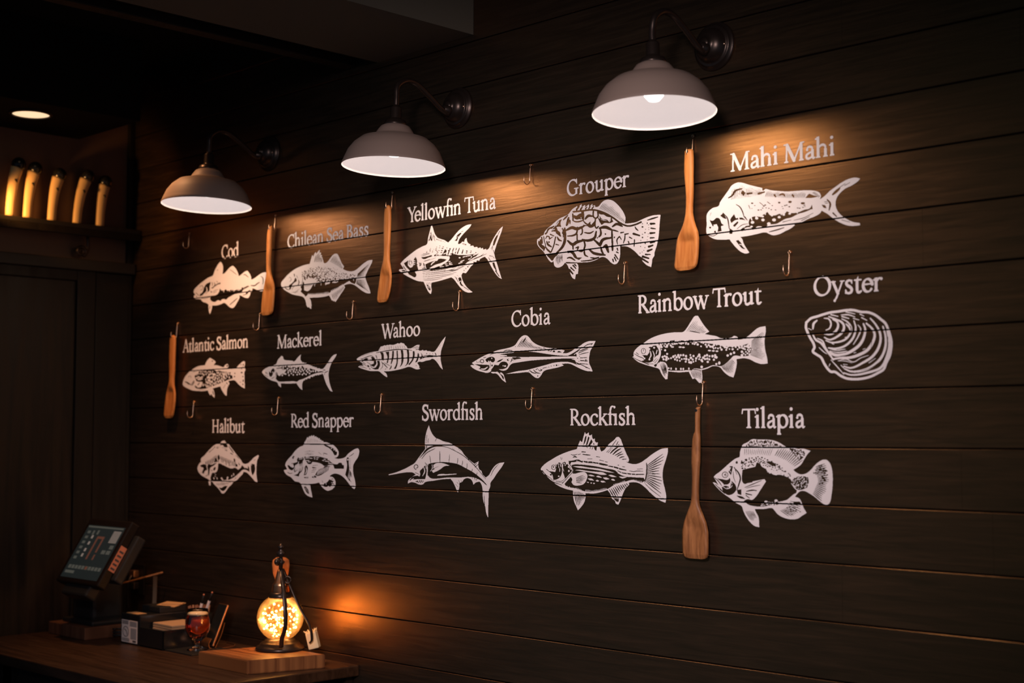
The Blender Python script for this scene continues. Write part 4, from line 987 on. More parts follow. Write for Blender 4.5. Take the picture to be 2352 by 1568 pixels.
FISH.append(('white painted rockfish picture with striped side and spiky front fin', 1235, 985, 7.711, [
('P', '55,710 70,680 140,610 240,545 350,480 470,425 600,380 695,355 720,285 755,200 770,220 790,230 815,130 840,50 855,90 880,80 905,55 912,110 940,110 965,90 972,160 990,180 1015,165 1015,210 1040,240 1070,235 1060,290 1100,320 1110,360 1130,400 1180,370 1230,310 1260,270 1310,230 1360,190 1400,145 1440,140 1470,175 1500,250 1530,330 1570,430 1620,545 1610,580 1560,580 1640,610 1740,620 1830,590 1920,530 2010,460 2100,400 2200,350 2310,335 2305,420 2270,550 2230,680 2215,800 2225,930 2260,1080 2280,1220 2265,1305 2180,1270 2080,1200 1990,1120 1900,1030 1800,960 1700,940 1615,950 1625,985 1560,1050 1510,1150 1470,1260 1430,1340 1390,1320 1370,1270 1320,1230 1290,1150 1240,1080 1130,1115 1000,1140 850,1135 850,1200 830,1290 780,1370 715,1440 690,1380 650,1290 630,1180 630,1090 500,1060 380,1010 260,930 170,860 100,780'),
('N', '600,640 640,628 760,628 1000,655 1200,695 1380,735 1420,770 1550,830 1700,852 1880,862 1905,910 1850,945 1760,922 1680,900 1560,930 1440,960 1340,1000 1240,1060 1120,1090 1000,1107 860,1107 740,1072 640,1042 560,1032 490,1000 480,970 540,900 588,845 615,890 600,940 640,990 720,1000 820,970 870,890 880,810 840,765 760,765 660,790 620,790 632,720'),
('P', '628,660 760,658 900,680 1080,700 1250,740 1370,777 1230,760 1080,732 900,704 700,680'), ('P', '648,725 760,723 900,743 1060,758 1160,768 1232,806 1150,812 1000,782 850,757'),
('P', '888,815 950,808 1020,836 960,837'), ('P', '1033,840 1080,828 1142,860 1080,857'), ('P', '1153,860 1220,858 1278,886 1200,892'), ('P', '1248,815 1310,812 1402,847 1320,847'), ('P', '1400,772 1500,798 1620,828 1880,833 1892,856 1700,852 1540,837'), ('P', '1435,840 1500,843 1588,850 1500,873'), ('P', '1298,890 1340,883 1378,912 1320,907'), ('P', '888,875 960,878 1003,912 920,902'), ('P', '1028,910 1060,898 1097,921 1050,928'), ('P', '1113,918 1170,918 1208,941 1130,940'), ('P', '862,933 910,938 902,957'), ('D', '950,955,16,10 1000,962,16,10'),
('n', 34, '560,575 640,570 720,555 790,585'), ('n', 30, '790,570 880,585 960,590 1060,605'), ('n', 34, '1050,600 1130,620 1240,640'), ('n', 26, '1255,655 1320,665 1400,685 1480,710 1570,728'), ('p', 8, '800,560 830,600|890,560 895,610|975,570 985,620|1340,650 1350,700|700,550 690,590|1080,590 1090,625|1440,680 1440,710'), ('N', '548,560 605,570 570,642'),
('n', 22, '1420,740 1500,775 1600,790 1720,802 1890,802'), ('p', 10, '1580,780 1600,810|1660,790 1670,810|1730,790 1740,810|1490,760 1480,790'), ('n', 13, '1620,740 1700,752 1760,745 1870,748'), ('n', 10, '1765,710 1865,703'),
('n', 12, '588,448 640,462 705,445|720,452 765,443|1040,488 1105,497|1100,550 1175,567|1200,580 1240,586|890,527 970,525|1505,665 1548,671'), ('n', 19, '788,402 848,408|798,448 860,455 935,462'), ('n', 22, '632,500 660,488 695,500'), ('n', 8, '408,500 425,545|435,505 438,535'), ('d', '1432,640,14,7'),
('k', 10, '285,635 312,648 322,678 312,705 285,718 258,705 246,678 258,648 285,635'), ('d', '280,672,13'), ('n', 11, '320,618 345,670 318,755'),
('N', '190,745 260,752 320,762 348,620 380,588 420,612 432,680 430,780 400,850 340,892 280,902 268,830 250,792'), ('p', 13, '365,605 372,645|400,612 402,640|375,660 380,690|395,700 392,755|410,640 412,670'), ('D', '375,835,15,12'), ('n', 12, '160,712 200,745'),
('N', '440,598 480,578 530,620 580,680 612,740 560,802 490,882 470,820 445,740 450,670'), ('D', '470,610,11,16 510,612,11,16 548,670,11,18 555,742,14,20 490,640,9,14'), ('p', 12, '545,650 590,720|450,640 440,680|450,700 465,750'), ('p', 10, '430,800 400,870 330,920|460,840 420,900'),
('k', 11, '555,600 625,735 540,850 440,960'), ('n', 12, '75,735 150,812 250,882'), ('n', 18, '85,738 112,775'), ('N', '212,800 252,788 245,835'), ('n', 14, '125,805 250,922 430,992'), ('n', 9, '320,912 430,922 490,870|320,932 440,952|240,890 300,920'), ('p', 10, '480,990 510,1020|520,1010 545,1040|560,1020 580,1045'),
('r', 17, 11, '850,1120 1000,1122 1240,1065', '840,1068 1000,1078 1215,1038'), ('r', 5, 11, '660,1070 780,1100', '670,1030 790,1065'), ('r', 9, 12, '1340,1000 1450,970 1560,930', '1340,975 1440,945 1545,905'), ('r', 7, 10, '1680,920 1760,935 1850,950', '1690,885 1770,900 1860,915'),
('N', '848,130 870,118 850,220 808,295 830,190'), ('N', '898,130 922,150 882,280 855,288'), ('N', '955,178 977,230 920,292 896,292'), ('N', '985,238 1012,270 990,283'), ('N', '1000,315 1052,312 1042,385 1018,372'), ('n', 11, '870,312 885,335|940,318 928,355|985,318 962,362'),
('n', 13, '1330,285 1395,195'), ('n', 26, '1290,430 1350,370 1435,310|1335,450 1400,390 1475,345'), ('n', 19, '1370,468 1440,430 1495,398|1405,492 1450,460 1515,443|1450,517 1490,495 1535,490'), ('n', 15, '1500,537 1575,530|1400,280 1425,222'), ('n', 9, '1225,410 1310,320|1250,420 1330,330'), ('d', '1440,278,9'),
('R', 13, 19, '1930,640 1945,780 1915,940', '2255,390 2190,780 2230,1200'), ('n', 22, '1930,600 1935,700 1930,800 1900,940'), ('n', 12, '1900,960 2000,1060 2180,1200'),
('R', 10, 20, '1260,1080 1400,1010 1590,960', '1350,1240 1490,1130 1610,985'), ('R', 4, 18, '1330,1210 1440,1210', '1400,1290 1440,1290'), ('R', 8, 15, '635,1110 730,1110 830,1150', '690,1380 760,1340 840,1220'), ('R', 7, 11, '680,860 690,890 680,950', '830,795 860,880 790,975'),
]))
FISH.append(('white painted tilapia picture with tall body, beside the lowest spatula', 1630, 1000, 7.129, [
('P', '70,680 80,660 170,590 260,510 340,440 420,380 495,350 500,270 520,200 545,150 620,110 700,60 800,65 920,65 1050,80 1150,120 1240,175 1330,205 1370,195 1440,215 1540,215 1655,250 1600,310 1550,390 1500,470 1440,520 1370,560 1430,610 1500,635 1580,620 1660,560 1720,490 1790,430 1860,395 1920,400 1970,450 2000,530 2015,640 2015,800 2000,950 1960,1110 1930,1130 1880,1125 1800,1070 1730,1010 1640,950 1560,910 1490,910 1430,960 1400,1000 1470,1030 1510,1100 1540,1180 1590,1265 1520,1310 1440,1360 1330,1370 1220,1345 1120,1290 1060,1220 1030,1190 900,1200 740,1200 760,1250 800,1330 815,1500 740,1480 660,1410 590,1310 550,1220 530,1160 430,1100 330,1020 230,950 140,870 50,765 90,770 150,820 110,745'),
('N', '540,560 620,540 750,510 770,445 830,458 850,500 950,560 1050,640 1150,640 1250,670 1330,720 1360,790 1430,880 1420,940 1380,960 1330,1000 1270,1050 1180,1080 1120,1130 1000,1140 900,1160 760,1160 640,1130 560,1070 620,1040 700,1050 760,1000 840,880 925,750 900,712 760,740 690,755 580,795 540,760 530,680'),
('X', 5, 80, 15, 11, '500,420 600,380 750,340 900,360 1150,490 1350,650 1330,700 1150,620 950,530 850,470 750,480 540,550'),
('N', '920,430 980,420 1080,470 1090,510 1000,480'), ('N', '520,420 560,430 540,470 510,450'), ('d', '445,440,18,22 600,400,20'), ('D', '990,600,18,22 1090,620,26,30 960,560,30,20 1150,600,30,20 1040,560,20,12'), ('x', 8, 18, 14, 10, '930,560 1200,590 1300,680 1180,640 950,590'),
('N', '1370,700 1480,665 1612,675 1625,760 1600,850 1490,890 1420,870 1350,780'), ('x', 9, 46, 13, 9, '1370,700 1480,665 1612,675 1625,760 1600,850 1490,890 1420,870 1350,780'), ('p', 16, '1340,780 1400,860 1440,900|1330,1010 1390,960'),
('X', 3, 44, 9, 22, '600,150 700,85 1000,85 1180,180 600,182'), ('d', '910,105,30,20 1080,150,24,18 880,165,26,14'),
('R', 15, 8, '560,320 800,310 1000,330', '560,205 800,205 1050,210'), ('R', 13, 14, '1060,320 1250,400 1400,510', '1120,215 1400,215 1560,400'), ('X', 6, 30, 16, 13, '1310,215 1500,240 1570,290 1470,420 1400,320'), ('d', '1500,360,20,24 1440,290,26,16 1350,230,30,16'),
('N', '330,500 382,498 372,560 352,650 310,592 335,540'), ('p', 10, '320,560 350,600|350,520 330,560'), ('k', 10, '255,592 288,608 302,642 288,675 255,688 222,675 208,642 222,608 255,592'), ('d', '255,640,13'), ('k', 6, '255,612 275,625 280,645 268,662 245,662'),
('N', '118,700 200,712 300,722 332,690 342,742 310,792 240,805 205,765 150,722'), ('p', 16, '345,690 355,760 310,850 260,830'), ('n', 15, '85,690 140,740 200,820'), ('N', '200,840 260,820 340,850 360,740 420,800 440,880 400,940 360,965 300,972 220,905'), ('p', 11, '210,830 290,870 370,820 350,740|280,850 310,860 345,800'),
('n', 24, '400,520 480,620 505,700 480,800 450,890'), ('n', 10, '385,580 400,700 430,770|420,560 450,640'), ('d', '380,800,14'), ('N', '450,890 522,878 522,975 460,952'), ('N', '435,980 540,1000 590,1042 500,1024'), ('n', 12, '150,840 230,922 330,965|170,880 250,950|100,800 160,870'),
('n', 15, '575,850 720,790 850,735'), ('n', 11, '600,860 720,830 830,810'), ('n', 22, '605,912 700,895 770,900'), ('n', 22, '598,950 690,972'), ('n', 16, '600,980 655,1025|560,780 700,760'),
('R', 20, 17, '1740,500 1780,760 1690,960', '1900,440 1960,760 1840,1090'), ('X', 8, 22, 22, 14, '1800,520 1900,520 1930,640 1880,760 1800,800 1850,650'), ('X', 4, 20, 16, 7, '1680,620 1740,560 1800,480 1850,500 1760,640'),
('R', 10, 13, '1330,1060 1270,1180 1150,1230', '1500,1110 1480,1290 1290,1330'), ('X', 7, 20, 16, 8, '1180,1220 1400,1080 1500,1240 1300,1320'), ('N', '1370,1080 1480,1080 1500,1115 1380,1112'),
('R', 8, 9, '580,1240 640,1230 720,1240', '680,1400 740,1400 780,1350'), ('x', 12, 34, 11, 8, '840,1110 960,1080 1190,1080 1150,1150 850,1170'), ('D', '925,1080,26,14 1090,1065,28,20 1150,1095,20,12'), ('p', 16, '490,1095 560,1075'), ('r', 14, 9, '660,1165 850,1195 1020,1180', '660,1140 850,1165 1020,1150'),
]))


def build_fish(label, ox, oy, k, ops, m):
    if 'grouper' in label:
        ops = [(o[0], o[1] * (2.0 if o[0] == 'k' and o[1] < 20 else 1.7), *o[2:]) if o[0] in 'nk' else o for o in ops]
    if 'oyster' in label:
        ops = [(o[0], o[1] * .8, *o[2:]) if o[0] in 'pK' else o for o in ops]
    pts = pts2(ops[0][1] if ops[0][0] == 'P' else ops[0][2])
    allp = [pts] + [pts2(o[1]) for o in ops if o[0] == 'P']
    lo = np.min([p.min(0) for p in allp], 0) - 60
    hi = np.max([p.max(0) for p in allp], 0) + 60
    cv = Canvas(lo[0], lo[1], hi[0], hi[1], .55 * k)
    run_ops(cv, ops, .9 * k)

    def zgrid(c):
        gx, gy = np.meshgrid(c.xs, c.ys)
        P = np.stack([ox + gx.ravel() / k, oy + gy.ravel() / k], 1)
        return px_on_wall_np(P)[:, 2].reshape(c.H, c.W)
    cut_grooves(cv, zgrid)

    def tw(P):
        Wd = px_on_wall_np(np.stack([ox + P[:, 0] / k, oy + P[:, 1] / k], 1))
        Wd[:, 1] = -.0006
        return Wd
    me = canvas_mesh('fish_picture', cv, tw)
    o = obj('oyster_picture' if 'oyster' in label else 'fish_picture', me, m)
    return tag(o, label, 'painted picture')

# ---------------------------------------------------------------- materials
M = {}


def thin_glass(name, tint, glow, amount):
    """thin-walled glass: see-through with reflections, part of it milky"""
    m = bpy.data.materials.new(name)
    m.use_nodes = True
    nt = m.node_tree
    nt.nodes.clear()
    out = nt.nodes.new('ShaderNodeOutputMaterial')
    tr = nt.nodes.new('ShaderNodeBsdfTransparent'); tr.inputs[0].default_value = (*tint, 1)
    tl = nt.nodes.new('ShaderNodeBsdfTranslucent'); tl.inputs[0].default_value = (*glow, 1)
    gl = nt.nodes.new('ShaderNodeBsdfGlossy'); gl.inputs['Roughness'].default_value = .08
    fr = nt.nodes.new('ShaderNodeFresnel'); fr.inputs[0].default_value = 1.45
    ns = nt.nodes.new('ShaderNodeTexNoise'); ns.inputs['Scale'].default_value = 90
    bp = nt.nodes.new('ShaderNodeBump'); bp.inputs['Strength'].default_value = .3; bp.inputs['Distance'].default_value = .001
    m1 = nt.nodes.new('ShaderNodeMixShader'); m1.inputs[0].default_value = amount
    m2 = nt.nodes.new('ShaderNodeMixShader')
    L = nt.links.new
    L(ns.outputs['Fac'], bp.inputs['Height']); L(bp.outputs[0], gl.inputs['Normal'])
    L(tr.outputs[0], m1.inputs[1]); L(tl.outputs[0], m1.inputs[2])
    L(fr.outputs[0], m2.inputs[0]); L(m1.outputs[0], m2.inputs[1]); L(gl.outputs[0], m2.inputs[2])
    L(m2.outputs[0], out.inputs[0])
    return m


M['wall'] = grain(mat('dark stained boards', spec=1.0, ior=1.78, tint=(1.0, .44, .14)), (.9, 1, 15), (.0095, .0086, .0072), (.0150, .0132, .0110), .29, .42, bump=.25, nscale=5.0, plank=(GROOVE, PLANK))
M['gap'] = mat('gap between boards', (.004, .004, .004), .9)
M['paint'] = mat('white wall paint', (.80, .745, .74), .62, spec=.3)
M['ceil'] = mat('black ceiling', (.006, .006, .005), .9, spec=.2)
M['soffit'] = mat('soffit board', (.11, .10, .075), .7)
M['oak'] = grain(mat('dark oak', spec=.35), (8, 7, .55), (.008, .0055, .0035), (.034, .019, .010), .45, .65, nscale=3.0)
M['oak_frame'] = grain(mat('dark oak frame', spec=.35), (9, 9, .9), (.008, .0055, .0035), (.016, .010, .006), .5, .7, nscale=4.0)
M['counter'] = grain(mat('counter wood', spec=.4), (1.2, 14, 9), (.024, .0105, .005), (.052, .023, .0105), .35, .5, nscale=3.0)
M['board'] = grain(mat('butcher block', spec=.4), (.5, 22, .5), (.11, .034, .010), (.32, .125, .038), .4, .55, nscale=2.0, detail=1.5)
M['block'] = grain(mat('dark riser wood', spec=.3), (16, 3, 1), (.09, .036, .018), (.16, .068, .036), .5, .65, nscale=2.2, detail=3)
M['spatula'] = grain(mat('oiled wood', spec=.35), (16, 16, 2.2), (.44, .14, .030), (.68, .27, .070), .42, .58, nscale=4.0)
M['spatula_dark'] = grain(mat('walnut wood', spec=.35), (14, 14, 2.5), (.20, .075, .025), (.46, .19, .065), .42, .58, nscale=4.5)
M['shade'] = mat('taupe lamp enamel', (.22, .165, .135), .55, spec=.35)
M['shade_in'] = mat('white glowing lamp enamel', (.78, .72, .70), .5, emit=(.74, .635, .615), estr=.60)  # emission paints the bulb's light onto the lining
M['bulb'] = mat('lit bulb', (1, 1, 1), .4, emit=(1.0, .93, .90), estr=1.8)
M['iron'] = mat('dark bronze metal', (.055, .040, .033), .32, metal=.75, spec=.5)
M['hook'] = mat('bare steel', (.86, .58, .40), .30, metal=1.0)
M['brass'] = mat('brass', (.75, .36, .10), .32, metal=1.0)
M['black'] = mat('black plastic', (.012, .012, .012), .45)
M['black_gloss'] = mat('gloss black', (.012, .012, .012), .18)
M['glass'] = mat('clear glass', (1, 1, 1), .03, trans=1.0)
M['globe'] = thin_glass('amber crackle glass', (1.0, .76, .46), (1.0, .54, .20), .10)
M['beer'] = mat('amber beer', (.70, .12, .025), .03, trans=1.0, ior=1.33)
M['foam'] = mat('beer foam', (.85, .62, .36), .8)
M['fairy'] = mat('fairy light', (1, .7, .3), .4, emit=(1.0, .55, .20), estr=48)
M['wire'] = mat('copper wire', (.8, .4, .15), .4, metal=1.0)
M['paper'] = mat('paper', (.80, .66, .58), .8)
M['ink'] = mat('printing ink', (.06, .05, .05), .8)
M['tan_label'] = mat('tan card', (.50, .28, .12), .7)
M['orange_label'] = mat('orange receipt', (.62, .20, .10), .7)
M['napkin'] = mat('brown napkins', (.46, .28, .15), .9)
M['screen'] = mat('lit screen', (.008, .010, .010), .4, spec=.3, emit=(.016, .022, .022), estr=.5)
M['icon'] = mat('screen icons', (.02, .02, .02), .3, emit=(.17, .17, .14), estr=.3)
M['icon_white'] = mat('screen list', (.02, .02, .02), .3, emit=(.30, .23, .19), estr=.6)
M['icon_red'] = mat('screen red icons', (.02, .02, .02), .3, emit=(.16, .05, .03), estr=.5)
M['bezel'] = mat("dark bezel", (.008, .005, .004), .4, spec=.3)
M['copper'] = mat('copper stand', (.80, .40, .20), .34, metal=1.0)
M['cream'] = mat('cream tap handle', (.78, .52, .24), .4)
M['pen'] = mat('white pen', (.80, .66, .60), .4)
M['ivory'] = mat('ivory wax', (.86, .66, .38), .6)
M['knob_wood'] = mat('orange wood', (.62, .20, .06), .45)
M['trim'] = mat('dark trim', (.020, .015, .011), .6)
M['panel'] = mat('brown back panel', (.17, .095, .055), .6)
M['can_in'] = mat('lit ceiling lamp', (.8, .7, .6), .5, emit=(1.0, .70, .42), estr=1.1)

# ---------------------------------------------------------------- the room
XL = -5.0                               # left wall plane
ZC = 3.05


def plank_wall():
    rng = random.Random(4)
    bm = bmesh.new()
    n0 = int(math.floor((0.02 - GROOVE) / PLANK)) + 1
    x0, x1 = XL, 0.6
    k = n0
    while GROOVE + k * PLANK < ZC:
        za, zb = GROOVE + k * PLANK, min(GROOVE + (k + 1) * PLANK, ZC + .02)
        cuts = [x0]
        x = x0 + rng.uniform(.8, 2.6)
        while x < x1 - .3:
            cuts.append(x)
            x += rng.uniform(1.7, 2.6)
        cuts.append(x1)
        if abs(k - 5) < .5:                       # the butt joint above the grouper
            cuts = [x0, -3.95, px_on(1357, 420).x, x1]
        g, c = .0016, .0011
        prof = [(.012, za + g), (c, za + g), (0, za + g + c), (0, zb - g - c), (c, zb - g), (.012, zb - g)]
        for a, b in zip(cuts[:-1], cuts[1:]):
            a2 = a + (.0002 if a > x0 else 0)
            b2 = b - (.0002 if b < x1 else 0)
            L = [bm.verts.new((a2, y, z)) for y, z in prof]
            Rr = [bm.verts.new((b2, y, z)) for y, z in prof]
            for i in range(len(prof) - 1):
                bm.faces.new((L[i], L[i + 1], Rr[i + 1], Rr[i]))
            bm.faces.new(L)
            bm.faces.new(Rr)
        k += 1
    o = struct('wall_back', bm, M['wall'], 'dark stained horizontal board wall')
    o.data.materials.append(M['gap'])
    b2 = bmesh.new()
    box(b2, x0, x1, .0115, .06, 0, ZC)
    struct('wall_back_core', b2, M['gap']).name = 'wall_core'
    return o


plank_wall()
bm = bmesh.new(); box(bm, -5.6, .6, -4.0, .06, -.05, 0); struct('floor', bm, M['trim'])
bm = bmesh.new(); box(bm, -5.6, .6, -1.9, .06, ZC, ZC + .05); struct('ceiling', bm, M['ceil'])
# the soffit box under the ceiling, running out from the plank wall
sxa, sxb, sz = px_on(868, 150).x, px_on(1088, 80).x, px_on(1088, 80).z
bm = bmesh.new(); box(bm, sxa, sxb, -1.9, -.001, sz, ZC - .001); struct('trim_1', bm, M['soffit'], 'boxed ceiling soffit')
tb = px_on(806, 152, Y=-.02)
bm = bmesh.new(); box(bm, tb.x - .05, tb.x, -1.9, -.003, tb.z, tb.z + .03, .004); struct('trim_2', bm, M['oak_frame'], 'strip moulding beside the soffit')
# left wall with its oak door
bm = bmesh.new(); box(bm, XL - .06, XL, -1.6, .06, 0, ZC)
struct('wall_left', bm, M['panel'], 'brown panelled side wall')
zs = px_on(0, 500, X=XL).z                     # shelf top by the taps
zt = px_on(40, 592, X=XL).z                    # head of the door
yd0, yd1 = -1.5, px_on(205, 900, X=XL).y
yin = px_on(163, 900, X=XL).y
zpan = px_on(100, 640, X=XL).z
door = thing('door_1', None or 'dark oak panel door', 'door', (XL, (yd0 + yd1) / 2, 0))
del door['category'], door['label']
door['kind'] = 'structure'
yc = (yd0 + yd1) / 2
bm = bmesh.new()
box(bm, .0, .035, yd0 - yc, yin - yc, zpan, zt - .03, .003)
box(bm, .0, .035, yin - yc, yd1 - yc, 0.02, zt - .03, .003)
box(bm, .0, .035, yd0 - yc, yd0 - yc + .12, 0.02, zt - .03, .003)
box(bm, .0, .035, yd0 - yc, yin - yc, 0.02, .25, .003)
obj('door_frame', bm, M['oak_frame'], door)
bm = bmesh.new(); box(bm, .0, .018, yd0 - yc + .1, yin - yc + .003, .22, zpan + .01, .004)
obj('door_panel', bm, M['oak'], door)
bm = bmesh.new(); box(bm, XL, XL + .05, -1.6, -.004, zt - .03, zt + .012, .004); struct('trim_3', bm, M['trim'], 'dark trim over the door')
bm = bmesh.new(); box(bm, XL, XL + .03, yd1 + .005, -.02, 0, zt - .032, .003); struct('trim_4', bm, M['oak_frame'], 'dark door casing in the corner')
bm = bmesh.new(); box(bm, XL, XL + .022, -.022, -.002, 0, px_on(296, 210).z, .003); struct('trim_5', bm, M['oak_frame'], 'corner moulding')
# lowered ceiling piece with the round lamp
cl = px_on(71, 266, Z=2.745)
bm = bmesh.new(); box(bm, XL, cl.x + .16, -1.6, cl.y + .34, 2.755, ZC - .001, .002); struct('trim_6', bm, M['ceil'], 'lowered ceiling over the taps')
t = thing('recessed_ceiling_lamp', 'small round lit lamp set in the ceiling at upper left', 'ceiling lamp', (cl.x, cl.y, 2.755))
bm = bmesh.new(); lathe(bm, [(.064, 0), (.074, 0), (.074, -.006), (.064, -.008), (.064, 0)], 40, cap=False); obj('rim', bm, M['trim'], t, smooth=False)
bm = bmesh.new(); lathe(bm, [(0, -.002), (.063, -.004)], 40, cap=False); obj('diffuser', bm, M['can_in'], t)

# ---------------------------------------------------------------- painted names and fish
for n in NAMES:
    build_name(*n, M['paint'])
for f in FISH:
    build_fish(*f, M['paint'])

# ---------------------------------------------------------------- wall lamps
RIMZ = 2.388
OUT = -.246
LAMPS = [(-4.07, 'left wall lamp of the three gooseneck lamps, its grey shade lit orange from the left', (1.6, 2.0)),
         (-3.10, 'middle gooseneck wall lamp with grey metal shade, above the tuna lettering', (0.8, 2.2)),
         (-2.145, 'right gooseneck wall lamp, largest in view, with its bulb showing in the shade', (3.4, -1.0))]
PROF = [(.149, 0), (.1495, .004), (.147, .010), (.143, .020), (.1335, .043), (.118, .064), (.0966, .0815), (.0725, .088), (.0605, .0905), (.0560, .096), (.0500, .106), (.0420, .117), (.0335, .1215), (.020, .1225)]
INNER = [(.020, .1205), (.0325, .1195), (.0405, .115), (.0485, .104), (.0550, .0935), (.0600, .0883), (.0720, .0858), (.0960, .0793), (.1168, .0622), (.1320, .0418), (.1414, .0195), (.1452, .010), (.1475, .0025), (.149, 0)]
for lx, lab, (tb_, tr_) in LAMPS:
    t = thing('wall_lamp', lab, 'wall lamp', (lx, 0, 2.60), group='gooseneck wall lamps over the fish')
    dz = RIMZ - 2.60
    view = (Vector((lx, OUT, RIMZ)) - CAM)
    view.z = 0
    view.normalize()
    side = Vector((-view.y, view.x, 0))
    T = Matrix.Translation((0, OUT, dz + .13)) @ Matrix.Rotation(R(tr_), 4, view) @ Matrix.Rotation(R(tb_), 4, side) @ Matrix.Translation((0, 0, -.13))
    bm = bmesh.new(); lathe(bm, PROF, 72, T, cap=False); sh = obj('lamp_shade', bm, M['shade'], t, smooth=True)
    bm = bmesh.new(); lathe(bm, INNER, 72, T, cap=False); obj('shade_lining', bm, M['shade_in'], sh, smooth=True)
    bm = bmesh.new()
    lathe(bm, [(.0335, .120), (.0345, .124), (.0320, .128), (.0300, .134), (.0210, .139), (.0175, .1405), (.0165, .143), (.0165, .172), (.0150, .175), (.0100, .176), (.0100, .181), (.007, .182)], 40, T)
    obj('socket', bm, M['iron'], t, smooth=True)
    bm = bmesh.new()
    lathe(bm, [(0, .028), (.014, .031), (.0235, .042), (.026, .055), (.022, .070), (.014, .085), (.012, .118)], 28, T)
    obj('bulb', bm, M['bulb'], t, smooth=True)
    bm = bmesh.new()
    p0 = T @ Vector((0, 0, .178))
    tube(bm, [p0, T @ Vector((0, 0, .205)), (0, -.238, .026), (0, -.205, .047), (0, -.165, .044), (0, -.115, .016), (0, -.075, -.010), (0, -.045, -.022), (0, -.032, -.020)], .0085, 14)
    obj('gooseneck_arm', bm, M['iron'], t, smooth=True)
    Tw = Matrix.Rotation(R(90), 4, 'X')
    bm = bmesh.new()
    lathe(bm, [(.0, .0005), (.062, .0005), (.062, .004), (.060, .007), (.054, .0085), (.0535, .0125), (.050, .0145), (.045, .0145), (.0435, .017), (.041, .026), (.034, .034), (.024, .040), (.015, .042), (.015, .046), (.012, .050), (0, .051)], 56, Tw)
    obj('wall_plate', bm, M['iron'], t, smooth=True)
    bm = bmesh.new()
    lathe(bm, [(.015, .036), (.0165, .040), (.0165, .048), (.013, .052), (.010, .060), (.0085, .061)], 28, Tw @ Matrix.Translation((0, -.012, 0)))
    obj('arm_fitting', bm, M['iron'], t, smooth=True)
    for sx in (-1, 1):
        bm = bmesh.new()
        sphere(bm, (sx * .042, -.018, -.004), .0042, n=10)
        obj('screw', bm, M['hook'], t, smooth=True)
    # the lamp's own light, shining down out of the shade
    L = bpy.data.lights.new('lamp_light', 'AREA')
    L.shape = 'DISK'; L.size = .25; L.energy, L.color = {-4.07: (2.3, (1.0, .67, .43)), -3.10: (2.6, (1.0, .74, .54)), -2.145: (2.25, (1.0, .79, .60))}[lx]
    lo = bpy.data.objects.new('lamp_light', L); COL.objects.link(lo)
    lo.matrix_world = Matrix.Translation((lx, 0, 2.60)) @ T @ Matrix.Translation((0, 0, .006))

# ---------------------------------------------------------------- fish hooks
HK = []
def hook_mesh():
    bm = bmesh.new()
    pts = [(0, -.004, -.006), (0, -.0055, -.022), (0, -.007, -.042)]
    c = (-.0185, -.0465)
    for i in range(0, 11):
        a = R(0 - i * 18.5)
        pts.append((0, c[0] + .0118 * math.cos(a), c[1] + .0125 * math.sin(a)))
    pts.append((0, -.0300, -.0390)); pts.append((0, -.0290, -.0345))
    tube(bm, pts, [.0011, .0012, .0012, .0012, .0013, .0013, .0013, .0012, .0011, .0010, .0005], 8, sub=3)
    tube(bm, [(0, -.030, -.041), (0, -.0275, -.0435)], [.0009, .0003], 6, smooth_path=False)
    bmesh.ops.recalc_face_normals(bm, faces=bm.faces)
    me = bpy.data.meshes.new('wire'); bm.to_mesh(me); bm.free()
    me.materials.append(M['hook']); me.shade_smooth()
    b2 = bmesh.new()
    Tw = Matrix.Rotation(R(90), 4, 'X')
    lathe(b2, [(.0, .004), (.0016, .0038), (.0027, .0030), (.0029, .0008), (.0029, 0)], 16, Tw)
    bmesh.ops.recalc_face_normals(b2, faces=b2.faces)
    m2 = bpy.data.meshes.new('screw_head'); b2.to_mesh(m2); b2.free()
    m2.materials.append(M['brass']); m2.shade_smooth()
    # eye loop at the top of the hook
    b3 = bmesh.new()
    loop = [(.0032 * math.cos(a), -.0038, .0032 * math.sin(a) - .0018) for a in [R(-90 + 30 * i) for i in range(13)]]
    tube(b3, loop, .0009, 6, sub=2)
    bmesh.ops.recalc_face_normals(b3, faces=b3.faces)
    m3_ = bpy.data.meshes.new('eye_loop'); b3.to_mesh(m3_); b3.free()
    m3_.materials.append(M['hook']); m3_.shade_smooth()
    return me, m2, m3_


hw, hs, he = hook_mesh()
HOOKS = [(437, 535, 'empty metal fish hook left of the Cod lettering, highest on the left'),
         (598.5, 720, 'empty fish hook just under the spatula that covers the cod tail'),
         (813, 692, 'empty fish hook under the tail of the Chilean sea bass'),
         (1057, 668.5, 'empty fish hook under the yellowfin tuna'),
         (1220.5, 378, 'empty fish hook high on the wall between the tuna and Grouper lettering'),
         (1437, 602.5, 'empty fish hook under the tail of the grouper'),
         (1815, 578, 'empty fish hook under the mahi mahi, left of the Oyster lettering'),
         (447, 922, 'empty fish hook under the Atlantic salmon'),
         (641, 913, 'empty fish hook under the mackerel'),
         (877.5, 905.5, 'empty fish hook under the wahoo'),
         (1224, 891.5, 'empty fish hook under the cobia'),
         (634.5, 494, 'fish hook holding the spatula in front of the cod tail'),
         (903.5, 441, 'fish hook holding the spatula beside the yellowfin tuna'),
         (1593.5, 311, 'fish hook holding the highest spatula, left of the Mahi Mahi lettering'),
         (1616.5, 877, 'fish hook holding the lowest spatula, under the rainbow trout'),
         (409.5, 742, 'fish hook holding the small spatula at far left')]
for x, y, lab in HOOKS:
    p = px_on(x, y)
    t = thing('fish_hook', lab, 'hook', (p.x, 0, p.z), group='fish hooks screwed to the board wall')
    obj('wire', hw, None, t)
    obj('screw_head', hs, None, t)
    obj('eye_loop', he, None, t)

